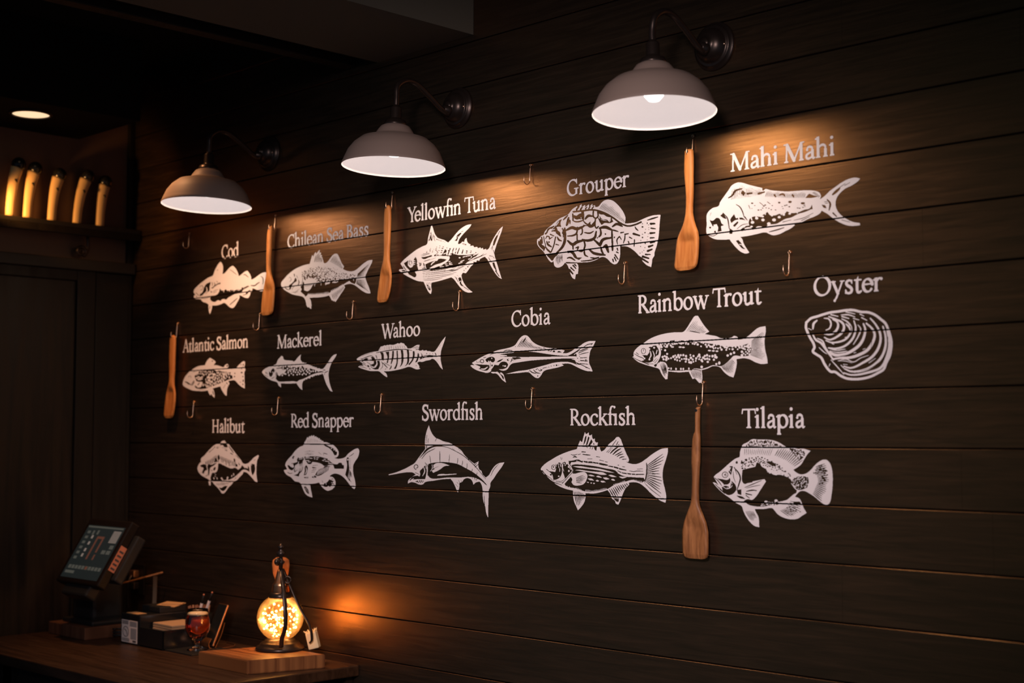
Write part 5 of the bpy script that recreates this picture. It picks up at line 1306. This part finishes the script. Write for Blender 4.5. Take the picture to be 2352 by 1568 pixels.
# ---------------------------------------------------------------- spatulas
SPAT = [
    ('small wooden spatula at far left, beside the Atlantic salmon', 370, 730, 6.533, 'spatula', 1020,
     [(258, 165, 195), (272, 153, 206), (290, 146, 213), (340, 136, 218), (450, 132, 216), (560, 128, 212), (680, 128, 208), (800, 130, 204), (900, 132, 196), (960, 126, 195), (1020, 110, 198), (1080, 92, 210), (1150, 75, 218), (1250, 60, 216), (1350, 50, 205), (1440, 44, 190), (1482, 48, 176), (1496, 56, 166), (1502, 72, 150)]),
    ('wooden spatula hanging in front of the cod tail', 590, 490, 5.4, 'spatula', 860,
     [(155, 168, 192), (168, 156, 193), (200, 145, 192), (250, 136, 188), (350, 130, 182), (450, 128, 178), (550, 128, 168), (650, 130, 164), (720, 126, 170), (780, 118, 184), (850, 100, 208), (900, 88, 218), (980, 70, 222), (1080, 60, 216), (1150, 55, 210), (1220, 52, 200), (1246, 55, 186), (1258, 66, 165), (1262, 84, 140)]),
    ('wooden spatula with slanted blade between the sea bass and the yellowfin tuna', 860, 430, 5.8, 'spatula', 1090,
     [(238, 172, 194), (246, 160, 202), (262, 152, 209), (320, 138, 217), (420, 132, 220), (550, 128, 216), (680, 130, 210), (800, 132, 203), (900, 130, 200), (980, 120, 202), (1050, 100, 214), (1130, 80, 226), (1200, 70, 230), (1300, 55, 224), (1400, 42, 208), (1480, 36, 184), (1512, 39, 170), (1526, 48, 160), (1532, 70, 130)]),
    ('wooden spatula hanging highest, between the grouper and the mahi mahi', 1530, 300, 4.61, 'spatula', 1080,
     [(196, 222, 258), (202, 210, 276), (214, 201, 287), (300, 195, 292), (420, 193, 292), (500, 198, 290), (600, 208, 291), (700, 215, 288), (800, 214, 283), (880, 208, 284), (950, 192, 298), (1020, 165, 318), (1080, 135, 340), (1150, 110, 350), (1250, 98, 348), (1350, 90, 342), (1420, 83, 332), (1452, 90, 316), (1470, 110, 290), (1479, 140, 255)]),
    ('longest spatula, dark brown wood, hanging lowest beside the tilapia', 1540, 870, 3.646, 'spatula_dark', 1150,
     [(233, 224, 256), (242, 216, 250), (255, 214, 245), (350, 213, 242), (440, 212, 242), (462, 198, 246), (500, 188, 250), (600, 180, 250), (700, 178, 248), (750, 182, 242), (850, 185, 238), (950, 182, 236), (1020, 176, 238), (1060, 165, 246), (1120, 140, 270), (1200, 112, 302), (1280, 97, 318), (1380, 97, 318), (1460, 101, 317), (1488, 107, 310), (1500, 122, 296), (1505, 150, 270)]),
]
for lab, ox, oy, k, mk, bowl, rows in SPAT:
    YP = -.0215
    mid = px_on(ox + (rows[0][1] + rows[0][2]) / 2 / k, oy + rows[0][0] / k, Y=YP)
    t = thing('spatula', lab, 'spatula', (mid.x, YP, mid.z), group='wooden spatulas hanging on fish hooks')
    # resample the outline
    ys = [r[0] for r in rows]
    ss = []
    y = ys[0]
    while y < ys[-1]:
        ss.append(y)
        y += 14 if y > ys[0] + 30 and y < ys[-1] - 50 else 4
    ss.append(ys[-1])
    bm = bmesh.new()
    rings = []
    NS = 11
    for y in ss:
        a = np.interp(y, ys, [r[1] for r in rows])
        b = np.interp(y, ys, [r[2] for r in rows])
        pa = px_on(ox + a / k, oy + y / k, Y=YP) - mid
        pb = px_on(ox + b / k, oy + y / k, Y=YP) - mid
        f = min(1, max(0, (y - bowl + 60) / 160.0))
        f = f * f * (3 - 2 * f)                    # 0 handle, 1 blade
        wd = (pb - pa).length
        edge = min(1.0, (y - ys[0] + 6) / 25.0, (ys[-1] - y + 8) / 45.0)
        ring = []
        zm = (pa.z + pb.z) / 2
        for side in (1, -1):
            for i in range(NS):
                s = i / (NS - 1) if side == 1 else 1 - i / (NS - 1)
                if side == -1 and i in (0, NS - 1):
                    continue
                u = 2 * s - 1
                hh = math.sqrt(max(0, 1 - u * u))
                hd = .0078 * hh                              # round handle
                dip = min(1, max(0, (y - bowl) / 90.0)) * min(1, max(.35, (ys[-1] - y) / 300.0))
                bl = .0042 * min(1, hh * 2.2) - (.0062 * max(0, 1 - (u * 1.25) ** 2) ** 1.2 * dip if side == 1 else -.0014)
                d = (hd * (1 - f) + bl * f) * edge
                ring.append(bm.verts.new((pa.x + (pb.x - pa.x) * s, -d * side, zm)))
        rings.append(ring)
    for a, b in zip(rings[:-1], rings[1:]):
        n = len(a)
        for i in range(n):
            bm.faces.new((a[i], a[(i + 1) % n], b[(i + 1) % n], b[i]))
    bm.faces.new(rings[0]); bm.faces.new(rings[-1])
    obj('blade_and_handle', bm, M[mk], t, smooth=True)
    hy = rows[0][0] + 30
    hp = px_on(ox + np.interp(hy, ys, [r[1] for r in rows]) / k * .55 + np.interp(hy, ys, [r[2] for r in rows]) / k * .45, oy + hy / k, Y=YP) - mid
    bm = bmesh.new()
    lathe(bm, [(0, .0082), (.0036, .0082), (.0040, .0078), (.0040, .0060)], 18, Matrix.Translation((hp.x, 0, hp.z)) @ Matrix.Rotation(R(90), 4, 'X'), cap=False)
    obj('hanging_hole', bm, M['black'], t)

# ---------------------------------------------------------------- counter and the things on it
ZT = .90
CX0, CX1, CY0 = XL + .032, -3.552, -.70
t = thing('counter', 'long wooden counter top at the lower left against the plank wall', 'counter', ((CX0 + CX1) / 2, CY0 / 2, 0))
ccx, ccy = (CX0 + CX1) / 2, CY0 / 2
bm = bmesh.new(); box(bm, CX0 - ccx, CX1 - ccx, CY0 - ccy, -.002 - ccy, ZT - .034, ZT, .004); obj('counter_top', bm, M['counter'], t)
bm = bmesh.new(); box(bm, CX0 - ccx + .03, CX1 - ccx - .06, CY0 - ccy + .05, CY0 - ccy + .075, ZT - .13, ZT - .034, .003); obj('apron', bm, M['oak_frame'], t)
for lx in (CX0 + .35, CX1 - .14):
    bm = bmesh.new(); box(bm, lx - ccx - .035, lx - ccx + .035, CY0 - ccy + .05, CY0 - ccy + .12, .001, ZT - .034, .004); obj('leg', bm, M['oak_frame'], t)
bm = bmesh.new(); box(bm, CX0 - ccx + .02, CX1 - ccx - .03, -.03 - ccy, -.004 - ccy, .001, ZT - .034); obj('back_panel', bm, M['oak_frame'], t)


def onc(px, py, z=ZT):
    return px_on(px, py, Z=z)


# lamp board
c1 = onc(567.5, 1549); c0 = onc(455, 1526); c2 = onc(747.5, 1533.7)
ex = (c1 - c0); ey = (c2 - c1)
L = tag(obj('cutting_board', bmesh.new(), M['board']), 'thick butcher block board under the glass globe lamp', 'board')
bm = bmesh.new()
TB = .0415
q = [c0, c1, c2, c0 + ey]
ctr = sum(q, Vector()) / 4
vs = [bm.verts.new((p.x - ctr.x, p.y - ctr.y, 0)) for p in q]
vt = [bm.verts.new((p.x - ctr.x, p.y - ctr.y, TB)) for p in q]
bm.faces.new(vs[::-1]); bm.faces.new(vt)
for i in range(4):
    bm.faces.new((vs[i], vs[(i + 1) % 4], vt[(i + 1) % 4], vt[i]))
bmesh.ops.bevel(bm, geom=bm.edges[:], offset=.0025, segments=2, affect='EDGES')
bmesh.ops.recalc_face_normals(bm, faces=bm.faces)
bm.to_mesh(L.data); bm.free()
L.location = (ctr.x, ctr.y, ZT + .0003)
ZB = ZT + TB + .0005

# glass globe lamp
bc = px_on(643, 1491, Z=ZB)
t = thing('globe_lamp', 'glowing glass globe lamp full of tiny lights, on the butcher block board', 'lamp', (bc.x, bc.y, ZB))
bm = bmesh.new()
lathe(bm, [(0, 0), (.076, 0), (.078, .004), (.075, .011), (.066, .015), (.064, .020), (.058, .025), (.050, .027), (.048, .032), (0, .033)], 48)
obj('base', bm, M['iron'], t, smooth=True)
GC = .033 + .068
bm = bmesh.new()
pr = [(.074 * math.sin(a), GC - .074 * math.cos(a)) for a in [R(24 + 130 * i / 26) for i in range(27)]]
lathe(bm, pr, 48, cap=False)
o = obj('glass_globe', bm, M['globe'], t, smooth=True)
# fairy lights inside
rng = random.Random(7)
bm = bmesh.new()
wp = []
for i in range(100):
    while True:
        v = Vector((rng.uniform(-1, 1), rng.uniform(-1, 1), rng.uniform(-1, 1)))
        if v.length < 1 and v.z < .78:
            break
    v *= .060
    v.z += GC - .004
    wp.append(v)
    sphere(bm, v, rng.uniform(.0018, .0036), n=8)
o = obj('fairy_lights', bm, M['fairy'], t)
o['kind'] = 'stuff'
bm = bmesh.new(); tube(bm, wp[:60], .0004, 5, sub=2); obj('light_wire', bm, M['wire'], t)
zc = GC + .074 * math.cos(R(26))
bm = bmesh.new(); lathe(bm, [(.036, zc - .006), (.038, zc - .002), (.036, zc + .008), (.031, zc + .013), (.026, zc + .015)], 40); obj('collar', bm, M['iron'], t, smooth=True)
bm = bmesh.new(); lathe(bm, [(.027, zc + .012), (.029, zc + .016), (.026, zc + .034), (.027, zc + .037), (.020, zc + .044), (.0125, zc + .075), (.009, zc + .085)], 40); obj('neck', bm, M['copper'], t, smooth=True)
bm = bmesh.new(); lathe(bm, [(.006, zc + .08), (.007, zc + .10), (.013, zc + .108), (.007, zc + .115), (.006, zc + .123), (.014, zc + .130), (.014, zc + .140), (.006, zc + .147), (.009, zc + .152), (.012, zc + .156), (.006, zc + .161), (.003, zc + .166), (0, zc + .167)], 28); obj('finial', bm, M['iron'], t, smooth=True)
rd = RGT
def off(r, f, z):
    """offset along the counter's view: right r, toward the camera f"""
    return Vector((RGT.x * r - HEAD.x * f, RGT.y * r - HEAD.y * f, z))
bm = bmesh.new()
tube(bm, [off(.004, .012, zc + .085), off(.012, .045, zc + .06), off(.022, .074, zc + .02), off(.030, .088, GC + .03), off(.030, .090, GC - .02), off(.020, .086, GC - .055), off(.016, .074, .018)], .0055, 10, flat=(1.35, .7)); obj('front_strap', bm, M['iron'], t, smooth=True)
bm = bmesh.new()
tube(bm, [off(.006, -.006, zc + .085), off(.030, .012, zc + .04), off(.065, .028, zc - .03), off(.098, .034, GC - .02), off(.106, .034, GC - .062), off(.100, .030, .026)], .0052, 10, flat=(1.3, .7)); obj('side_strap', bm, M['iron'], t, smooth=True)
bm = bmesh.new()
tube(bm, [off(.027 + .010 * math.cos(a), .03, zc + .055 + .010 * math.sin(a)) for a in [R(i * 30) for i in range(13)]], .0028, 8, sub=2); obj('ring', bm, M['iron'], t, smooth=True)
bm = bmesh.new(); lathe(bm, [(.0, 0), (.012, 0), (.013, .004), (.009, .009), (0, .010)], 20, Matrix.Translation(off(-.010, .01, zc + .110)) @ Matrix.Rotation(R(90), 4, 'Y')); obj('lever_knob', bm, M['iron'], t, smooth=True)

# rounded wooden handle standing behind the lamp
hp = bc + off(-.018, -.112, 0)
bm = bmesh.new()
lathe(bm, [(0, 0), (.024, 0), (.024, .012), (.013, .024), (.012, .17), (.016, .205), (.0255, .228), (.0285, .258), (.0265, .272), (.016, .280), (0, .282)], 32, Matrix.Diagonal((1, .75, 1, 1)))
tag(obj('wooden_tap_handle', bm, M['knob_wood'], loc=hp, rot=(0, 0, R(45)), smooth=True), 'orange wooden tap handle standing upright behind the globe lamp', 'tap handle')

# small ivory candle block leaning at the right of the lamp
cb = bc + off(.112, .006, 0)
t = thing('candle_block', 'small ivory block with ragged top leaning right of the globe lamp', 'candle', (cb.x, cb.y, ZB + .0045), (0, R(-14), R(38)))
bm = bmesh.new(); box(bm, -.017, .017, -.014, .014, 0, .052, .003); obj('block', bm, M['ivory'], t)
bm = bmesh.new()
rng = random.Random(2)
for i in range(26):
    x, y = rng.uniform(-.014, .014), rng.uniform(-.011, .011)
    tube(bm, [(x, y, .050), (x * 1.2, y * 1.2, .055), (x * 1.5 + rng.uniform(-.004, .004), y * 1.5, .058 + rng.uniform(0, .005))], [.0022, .0014, .0005], 6, sub=2)
obj('ragged_top', bm, M['ivory'], t)

# riser block and touch screen
b1 = onc(194, 1470.7); b0 = onc(110.5, 1453.7)
t = tag(obj('riser_block', bmesh.new(), M['block']), 'dark butcher block riser under the touch screen till', 'board')
bm = bmesh.new(); box(bm, b0.x, b1.x, b1.y, b1.y + .26, 0, .043, .003)
ctr = Vector(((b0.x + b1.x) / 2, b1.y + .13, 0))
bm.transform(Matrix.Translation(-ctr)); bmesh.ops.recalc_face_normals(bm, faces=bm.faces); bm.to_mesh(t.data); bm.free()
t.location = (ctr.x, ctr.y, ZT + .0003)
ZR = ZT + .0435
t = thing('touch_screen_till', 'tilted touch screen till with lit screen on the dark riser block', 'till', (ctr.x, ctr.y, ZR))
bl = px_on(129.7, 1324, Y=-.40); br = px_on(220.6, 1338, Y=-.40)
SWd = br.x - bl.x
tilt = math.atan2(.187, .115)
SH = .235
# local frame of the screen slab: x right, y up the slab, z out of the glass
Ms = Matrix.Translation(Vector((bl.x, bl.y, (bl.z + br.z) / 2)) - Vector((ctr.x, ctr.y, ZR))) @ Matrix.Rotation(tilt, 4, 'X')
bm = bmesh.new(); box(bm, 0, SWd + .012, -.012, SH + .006, -.040, -.002, .006, Ms); obj('housing', bm, M['bezel'], t)
bm = bmesh.new(); box(bm, .004, SWd + .035, .03, SH - .03, -.075, -.038, .006, Ms); obj('rear_housing', bm, M['black'], t)
bm = bmesh.new(); box(bm, .020, SWd - .006, .006, SH - .022, -.003, -.0015, 0, Ms); scr = obj('screen', bm, M['screen'], t)


def srect(bm, u0, u1, v0, v1, z=-.0012):
    a = (SWd - .026); b = (SH - .028)
    t_ = bmesh.new()
    vv = [t_.verts.new(Vector((.020 + u * a, .006 + v * b, z))) for u, v in ((u0, v0), (u1, v0), (u1, v1), (u0, v1))]
    t_.faces.new(vv)
    add(bm, t_, Ms)


bm = bmesh.new()
for i in range(6):
    srect(bm, .07, .15, .35 + i * .098, .40 + i * .098)
obj('app_icons', bm, M['icon'], scr)
bm = bmesh.new()
for u, v in ((.21, .86), (.33, .87)):
    srect(bm, u, u + .05, v - .04, v + .04)
obj('menu_marks', bm, M['icon'], scr)
bm = bmesh.new()
for i in range(10):
    srect(bm, .07 + i * .09, .14 + i * .09, .17, .235)
obj('tab_row', bm, M['icon'], scr)
bm = bmesh.new()
srect(bm, .05, .30, .08, .13)
obj('status_bar', bm, M['icon'], scr)
bm = bmesh.new()
for u, v in ((.86, .62), (.72, .52), (.85, .52)):
    srect(bm, u, u + .10, v - .035, v + .035)
obj('round_buttons', bm, M['icon'], scr)
bm = bmesh.new(); srect(bm, .02, .97, .955, .985); obj('title_bar', bm, M['icon'], scr)
bm = bmesh.new()
for i in range(11):
    srect(bm, .76, .96, .70 + i * .0205, .713 + i * .0205)
obj('screen_list', bm, M['icon_white'], scr)
bm = bmesh.new()
for i, v in enumerate((.40, .50, .63, .75)):
    srect(bm, .24, .29, v, v + .06)
obj('status_marks', bm, M['icon_white'], scr)
bm = bmesh.new()
srect(bm, .40, .445, .36, .80); srect(bm, .445, .60, .755, .80); srect(bm, .555, .60, .50, .755); srect(bm, .57, .61, .36, .46); srect(bm, .52, .58, .175, .23, -.0010)
obj('screen_red_icons', bm, M['icon_red'], scr)
bm = bmesh.new(); box(bm, SWd + .0121, SWd + .0126, .055, .150, -.036, -.010, 0, Ms); lb = obj('side_label', bm, M['orange_label'], t)
bm = bmesh.new()
for i in range(5):
    box(bm, SWd + .0126, SWd + .0129, .062 + i * .016, .069 + i * .016, -.032, -.014, 0, Ms)
obj('label_print', bm, M['ink'], lb)
bm = bmesh.new(); box(bm, .06, SWd - .05, -.050, .0, -.060, -.012, .008, Ms); obj('card_reader', bm, M['black'], t)
bm = bmesh.new(); box(bm, -.075, .075, -.07, .05, .012, .16, .015); obj('stand_neck', bm, M['black'], t)
bm = bmesh.new(); box(bm, -.10, .12, -.095, .10, 0, .016, .006); obj('stand_base', bm, M['black'], t)

# bar caddy
k1 = onc(374, 1494.6); k0 = onc(286, 1474)
cx, cy = (k0.x + k1.x) / 2, k1.y + .10
t = thing('bar_caddy', 'black napkin and straw caddy with a printed label on its front', 'caddy', (cx, cy, ZT))
Wd_ = k1.x - k0.x
HX = Wd_ / 2
bm = bmesh.new()
box(bm, -HX, -HX + .125, -.10, .085, 0, .104, .004)
box(bm, -HX + .125, HX, -.10, -.094, 0, .066, .002)
box(bm, -HX + .125, HX, .076, .082, 0, .10, .002)
box(bm, HX - .006, HX, -.10, .082, 0, .066, .002)
box(bm, -HX + .125, HX, -.10, .082, 0, .006, .001)
obj('body', bm, M['black_gloss'], t)
bm = bmesh.new(); box(bm, -HX + .002, -HX + .122, -.02, .085, .104, .125, .004, None); obj('lid', bm, M['black'], t)
bm = bmesh.new(); box(bm, -HX + .022, -HX + .096, -.092, -.055, .1042, .1050, 0); obj('top_label', bm, M['tan_label'], t)
bm = bmesh.new(); box(bm, -HX + .008, -HX + .112, -.1008, -.1002, .006, .082, 0); lab_ = obj('front_label', bm, M['paper'], t)
bm = bmesh.new()
for r in range(3):
    box(bm, -HX + .012, -HX + .052, -.1012, -.1008, .068 + r * .0042, .0705 + r * .0042)
for r in range(4):
    box(bm, -HX + .062, -HX + .108, -.1012, -.1008, .063 + r * .0044, .0652 + r * .0044)
for r in range(9):
    box(bm, -HX + .068, -HX + .106, -.1012, -.1008, .020 + r * .0042, .0219 + r * .0042)
for r in range(3):
    box(bm, -HX + .012, -HX + .060, -.1012, -.1008, .010 + r * .0036, .0116 + r * .0036)
box(bm, -HX + .082, -HX + .104, -.1012, -.1008, .009, .0155)
ring = [(-HX + .036 + .019 * math.cos(a), -.1011, .042 + .017 * math.sin(a)) for a in [R(20 * i) for i in range(19)]]
tube(bm, ring, .0011, 6, sub=2, flat=(1, 1))
tube(bm, [(-HX + .027, -.1011, .050), (-HX + .040, -.1011, .044), (-HX + .046, -.1011, .032)], .0014, 6)
obj('label_print', bm, M['ink'], lab_)
# napkins, a stack lying in the caddy
bm = bmesh.new()
for i in range(9):
    a = R(random.Random(i).uniform(-2, 2))
    box(bm, -.064, .064, -.060, .060, i * .008, i * .008 + .0074, .002, Matrix.Translation((HX - .078, .005, .0065)) @ Matrix.Rotation(a, 4, 'Z'))
o = obj('napkin_stack', bm, M['napkin'], loc=(cx, cy, ZT))
tag(o, 'stack of brown napkins in the black bar caddy', 'napkins')
# folded card lying on the caddy lid
bm = bmesh.new(); box(bm, -.045, .045, -.03, .03, 0, .003, .001); box(bm, -.03, .05, -.012, .012, .003, .006, .001, Matrix.Rotation(R(12), 4, 'Z'))
tag(obj('folded_card', bm, M['tan_label'], loc=(cx - HX + .085, cy + .045, ZT + .1255), rot=(R(8), 0, R(15))), 'tan folded card lying on the lid of the bar caddy', 'card')

# straw cup with black straws and two pens
sc = onc(450, 1478)
sc = Vector((-4.375, -.062, ZT))
t = thing('straw_cup', 'dark straw cup behind the beer glass', 'cup', sc)
bm = bmesh.new(); lathe(bm, [(0, 0), (.042, 0), (.046, .06), (.047, .095), (.044, .095), (.040, .006), (0, .006)], 32, cap=False); obj('cup_body', bm, M['black_gloss'], t, smooth=True)
rng = random.Random(5)
proto = bmesh.new(); tube(proto, [(0, 0, 0), (0, 0, .115)], .0032, 8, smooth_path=False)
pm = bpy.data.meshes.new('straw'); proto.to_mesh(pm); proto.free(); pm.materials.append(mat('dark straws', (.16, .06, .035), .3)); pm.shade_smooth()
sidx = 0
for i in range(24):
    a, r = rng.uniform(0, 6.28), .034 * math.sqrt(rng.uniform(0, 1))
    o = obj('drinking_straw', pm, None, loc=sc + Vector((r * math.cos(a) * .55, r * math.sin(a) * .55, .0075)), rot=(-r * math.sin(a) * 5, r * math.cos(a) * 5, 0))
    tag(o, 'dark drinking straw in the bunch standing in the straw cup', 'straw', 'dark straws in the cup')
for (dx, dy, rx, ry, ln, lab) in ((-.012, -.012, .12, .42, .165, 'white pen leaning right in the straw cup, the shorter of the two'), (.004, -.010, .10, .52, .185, 'white pen with dark tip leaning right in the straw cup, the longer of the two')):
    t = thing('pen', lab, 'pen', sc + Vector((dx, dy, .012)), (rx, ry, R(10)))
    bm = bmesh.new(); lathe(bm, [(.0025, 0), (.0048, .012), (.0048, ln - .030), (.004, ln - .028)], 14); obj('barrel', bm, M['pen'], t, smooth=True)
    bm = bmesh.new(); lathe(bm, [(.0044, ln - .030), (.0044, ln - .006), (.0025, ln), (0, ln + .001)], 14); obj('cap', bm, M['black'], t, smooth=True)
    bm = bmesh.new(); sphere(bm, (0, 0, ln + .004), .0032, n=10); obj('button', bm, M['orange_label'], t, smooth=True)

# beer glass on a dark mat
bg = onc(441, 1497)
bg.y += .02; bg.x += -.0
tag(obj('bar_mat', bmesh.new(), M['black']), 'black rubber mat under the beer glass', 'mat')
mo = bpy.data.objects['bar_mat']
bm = bmesh.new(); box(bm, -.10, .075, -.07, .09, 0, .004, .001); bmesh.ops.recalc_face_normals(bm, faces=bm.faces); bm.to_mesh(mo.data); bm.free()
mo.location = (bg.x, bg.y, ZT + .0003)
t = thing('beer_glass', 'stemmed tulip glass of dark amber beer', 'glass', (bg.x, bg.y, ZT + .0046))
gp = [(0, 0), (.034, 0), (.034, .003), (.020, .008), (.008, .014), (.007, .022), (.012, .030), (.030, .044), (.0405, .066), (.0425, .084), (.040, .104), (.0355, .124), (.0340, .136)]
gi = [(.0325, .136), (.0340, .124), (.0385, .104), (.0410, .084), (.0390, .066), (.0285, .046), (.010, .034), (0, .033)]
bm = bmesh.new(); lathe(bm, gp + gi, 48, cap=False); obj('glass', bm, M['glass'], t, smooth=True)
bp = [(0, .0335), (.0099, .0345), (.0282, .0463), (.0386, .066), (.0406, .084), (.0382, .104), (.0345, .118), (0, .118)]
bm = bmesh.new(); lathe(bm, bp, 48, cap=False); obj('beer', bm, M['beer'], t, smooth=True)
bm = bmesh.new(); lathe(bm, [(0, .1183), (.0342, .1183), (.0335, .123), (0, .1235)], 40, cap=False); obj('foam', bm, M['foam'], t, smooth=True)

# phone in a copper stand
ph = onc(496, 1487)
t = thing('phone_stand', 'bent copper stand holding a phone, left of the board', 'stand', (ph.x, ph.y, ZT), (0, 0, R(-8)))
def strip(bm, pts, w, th):
    P = cr_path([(0, a, b) for a, b in pts], 6)
    rows = []
    for i, p in enumerate(P):
        d = (P[min(i + 1, len(P) - 1)] - P[max(i - 1, 0)]).normalized()
        nrm = Vector((0, -d.z, d.y))
        rows.append([bm.verts.new(p + Vector((sx * w / 2, 0, 0)) + nrm * s * th / 2) for sx, s in ((-1, -1), (1, -1), (1, 1), (-1, 1))])
    for a, b in zip(rows[:-1], rows[1:]):
        for i in range(4):
            bm.faces.new((a[i], a[(i + 1) % 4], b[(i + 1) % 4], b[i]))
    bm.faces.new(rows[0]); bm.faces.new(rows[-1])
bm = bmesh.new(); strip(bm, [(-.030, .036), (-.040, .020), (-.036, .006), (-.015, .002), (.020, .002), (.050, .004), (.056, .010)], .060, .0022)
strip(bm, [(-.012, .003), (.010, .045), (.022, .085)], .040, .0022)
obj('stand_strip', bm, M['copper'], t)
Mp = Matrix.Translation((0, -.026, .010)) @ Matrix.Rotation(R(-22), 4, 'X')
t = thing('mobile_phone', 'slim dark phone with bright metal edge standing in the copper stand', 'phone', (ph.x, ph.y, ZT), (0, 0, R(-8)))
bm = bmesh.new(); box(bm, -.034, .034, -.0038, .0038, 0, .145, .0032, Mp, 3); obj('edge_frame', bm, M['copper'], t)
bm = bmesh.new(); box(bm, -.0325, .0325, -.0044, -.0038, .002, .143, 0, Mp); obj('display', bm, M['black_gloss'], t)
bm = bmesh.new(); box(bm, -.0325, .0325, .0038, .0044, .002, .143, 0, Mp); obj('back_cover', bm, M['black_gloss'], t)

# outlet plate with a plug, wooden stick and a copper strip in the dark behind the caddy
op = px_on(318, 1330)
t = thing('wall_outlet', 'dark wall outlet with plugs on the board wall behind the till', 'outlet', (op.x, -.0005, op.z))
bm = bmesh.new(); box(bm, -.050, .050, -.006, 0, -.058, .058, .003); obj('cover_plate', bm, M['bezel'], t)
for dz_ in (.022, -.022):
    bm = bmesh.new(); box(bm, -.018, .018, -.030, -.006, dz_ - .014, dz_ + .014, .004); obj('plug', bm, M['copper'] if dz_ > 0 else M['iron'], t)
bm = bmesh.new(); tube(bm, [(.0, -.028, .018), (.004, -.045, -.01), (-.006, -.04, -.06), (-.01, -.035, -.11)], .003, 8); obj('cord', bm, M['iron'], t, smooth=True)
s0 = px_on(268, 1343, Y=-.13); s1 = px_on(374, 1314, Y=-.02)
bm = bmesh.new(); tube(bm, [s0 - s0, (s1 - s0)], .0032, 8, smooth_path=False)
tag(obj('wooden_stick', bm, M['spatula_dark'], loc=s0, smooth=True), 'thin wooden stick leaning on the wall behind the till', 'stick')
cs = px_on(356, 1370, Y=-.06)
t = thing('copper_stand', 'second bent copper stand in the dark behind the caddy', 'stand', (cs.x, -.06, ZT), (0, 0, R(30)))
zz = cs.z - ZT
bm = bmesh.new(); strip(bm, [(.035, .001), (.0, .001), (-.004, .004), (-.006, zz * .5), (-.002, zz), (.0, zz + .075)], .016, .002); obj('stand_strip', bm, M['copper'], t)

# black cable coil beside the riser block
cc = onc(262, 1468)
bm = bmesh.new()
tube(bm, [(.030 * math.cos(a) * (1 + .1 * math.sin(3 * a)), .024 * math.sin(a), .004 + .0012 * i) for i, a in enumerate([R(40 * j) for j in range(26)])], .0032, 8, sub=4)
tag(obj('cable', bm, M['black'], loc=(cc.x - .01, cc.y + .03, ZT + .0005), smooth=True), 'coiled black cable between the riser block and the bar caddy', 'cable')

# ---------------------------------------------------------------- taps over the door
XT = XL + .055
t = thing('tap_rail', 'dark shelf rail carrying the tap handles above the oak door', 'shelf', (XL, -.4, zs))
p_a, p_b = px_on(0, 489, X=XT), px_on(236, 523, X=XT)
RZ = (p_a.z + p_b.z) / 2
bm = bmesh.new(); box(bm, 0.001, .085, -.75, .396, RZ - zs - .022, RZ - zs - .003, .004); obj('shelf_board', bm, M['trim'], t)
bm = bmesh.new(); box(bm, .070, .088, -.75, .396, RZ - zs - .048, RZ - zs - .022, .004); obj('front_lip', bm, M['oak_frame'], t)
sb = px_on(190, 577, X=XL + .05)
bm = bmesh.new()
sp = []
for i in range(26):
    a = R(-60 + i * 24)
    r = .021 * (1 - i / 34)
    sp.append((.045, sb.y + .4 - .004 + r * math.cos(a), sb.z - zs + r * math.sin(a)))
tube(bm, sp, .006, 8, sub=3)
tube(bm, [(.045, sb.y + .4 + .022, RZ - zs - .045), (.045, sb.y + .4 + .023, sb.z - zs + .01), sp[0]], .006, 8)
obj('scroll_bracket', bm, M['iron'], t, smooth=True)
TAPS = [((22, 486), (43, 376), 'cream curved tap handle leaning right, leftmost on the rail'),
        ((62, 501), (81, 386), 'cream curved tap handle, second from the left on the rail'),
        ((118, 509), (137, 400), 'cream curved tap handle, middle one on the rail'),
        ((176, 514), (202, 404), 'cream curved tap handle, second from the right on the rail'),
        ((229, 522), (242, 417), 'cream curved tap handle, rightmost and dimmest on the rail')]
for (bx, by), (hx, hy), lab in TAPS:
    b = px_on(bx, by, X=XT)
    h = px_on(hx, hy, X=XT)
    t = thing('beer_tap', lab, 'beer tap', (XT, b.y, RZ - .002), group='cream tap handles above the door')
    v = Vector((0, h.y - b.y, h.z - RZ))
    bm = bmesh.new()
    tube(bm, [(0, 0, 0), (0, v.y * .10, v.z * .3), (0, v.y * .38, v.z * .65), (0, v.y * .78, v.z * .92)], [.0172, .0172, .0200, .0236], 18, flat=(1, .8))
    obj('handle_body', bm, M['cream'], t, smooth=True)
    bm = bmesh.new(); tube(bm, [(.0155, v.y * .38, v.z * .66), (.0150, v.y * .50, v.z * .675)], .0068, 8, smooth_path=False); obj('dark_mark', bm, M['black'], t)
    bm = bmesh.new(); sphere(bm, (0, v.y * 1.0, v.z * 1.0), .0262, n=20); obj('ball_top', bm, M['black_gloss'], t, smooth=True)
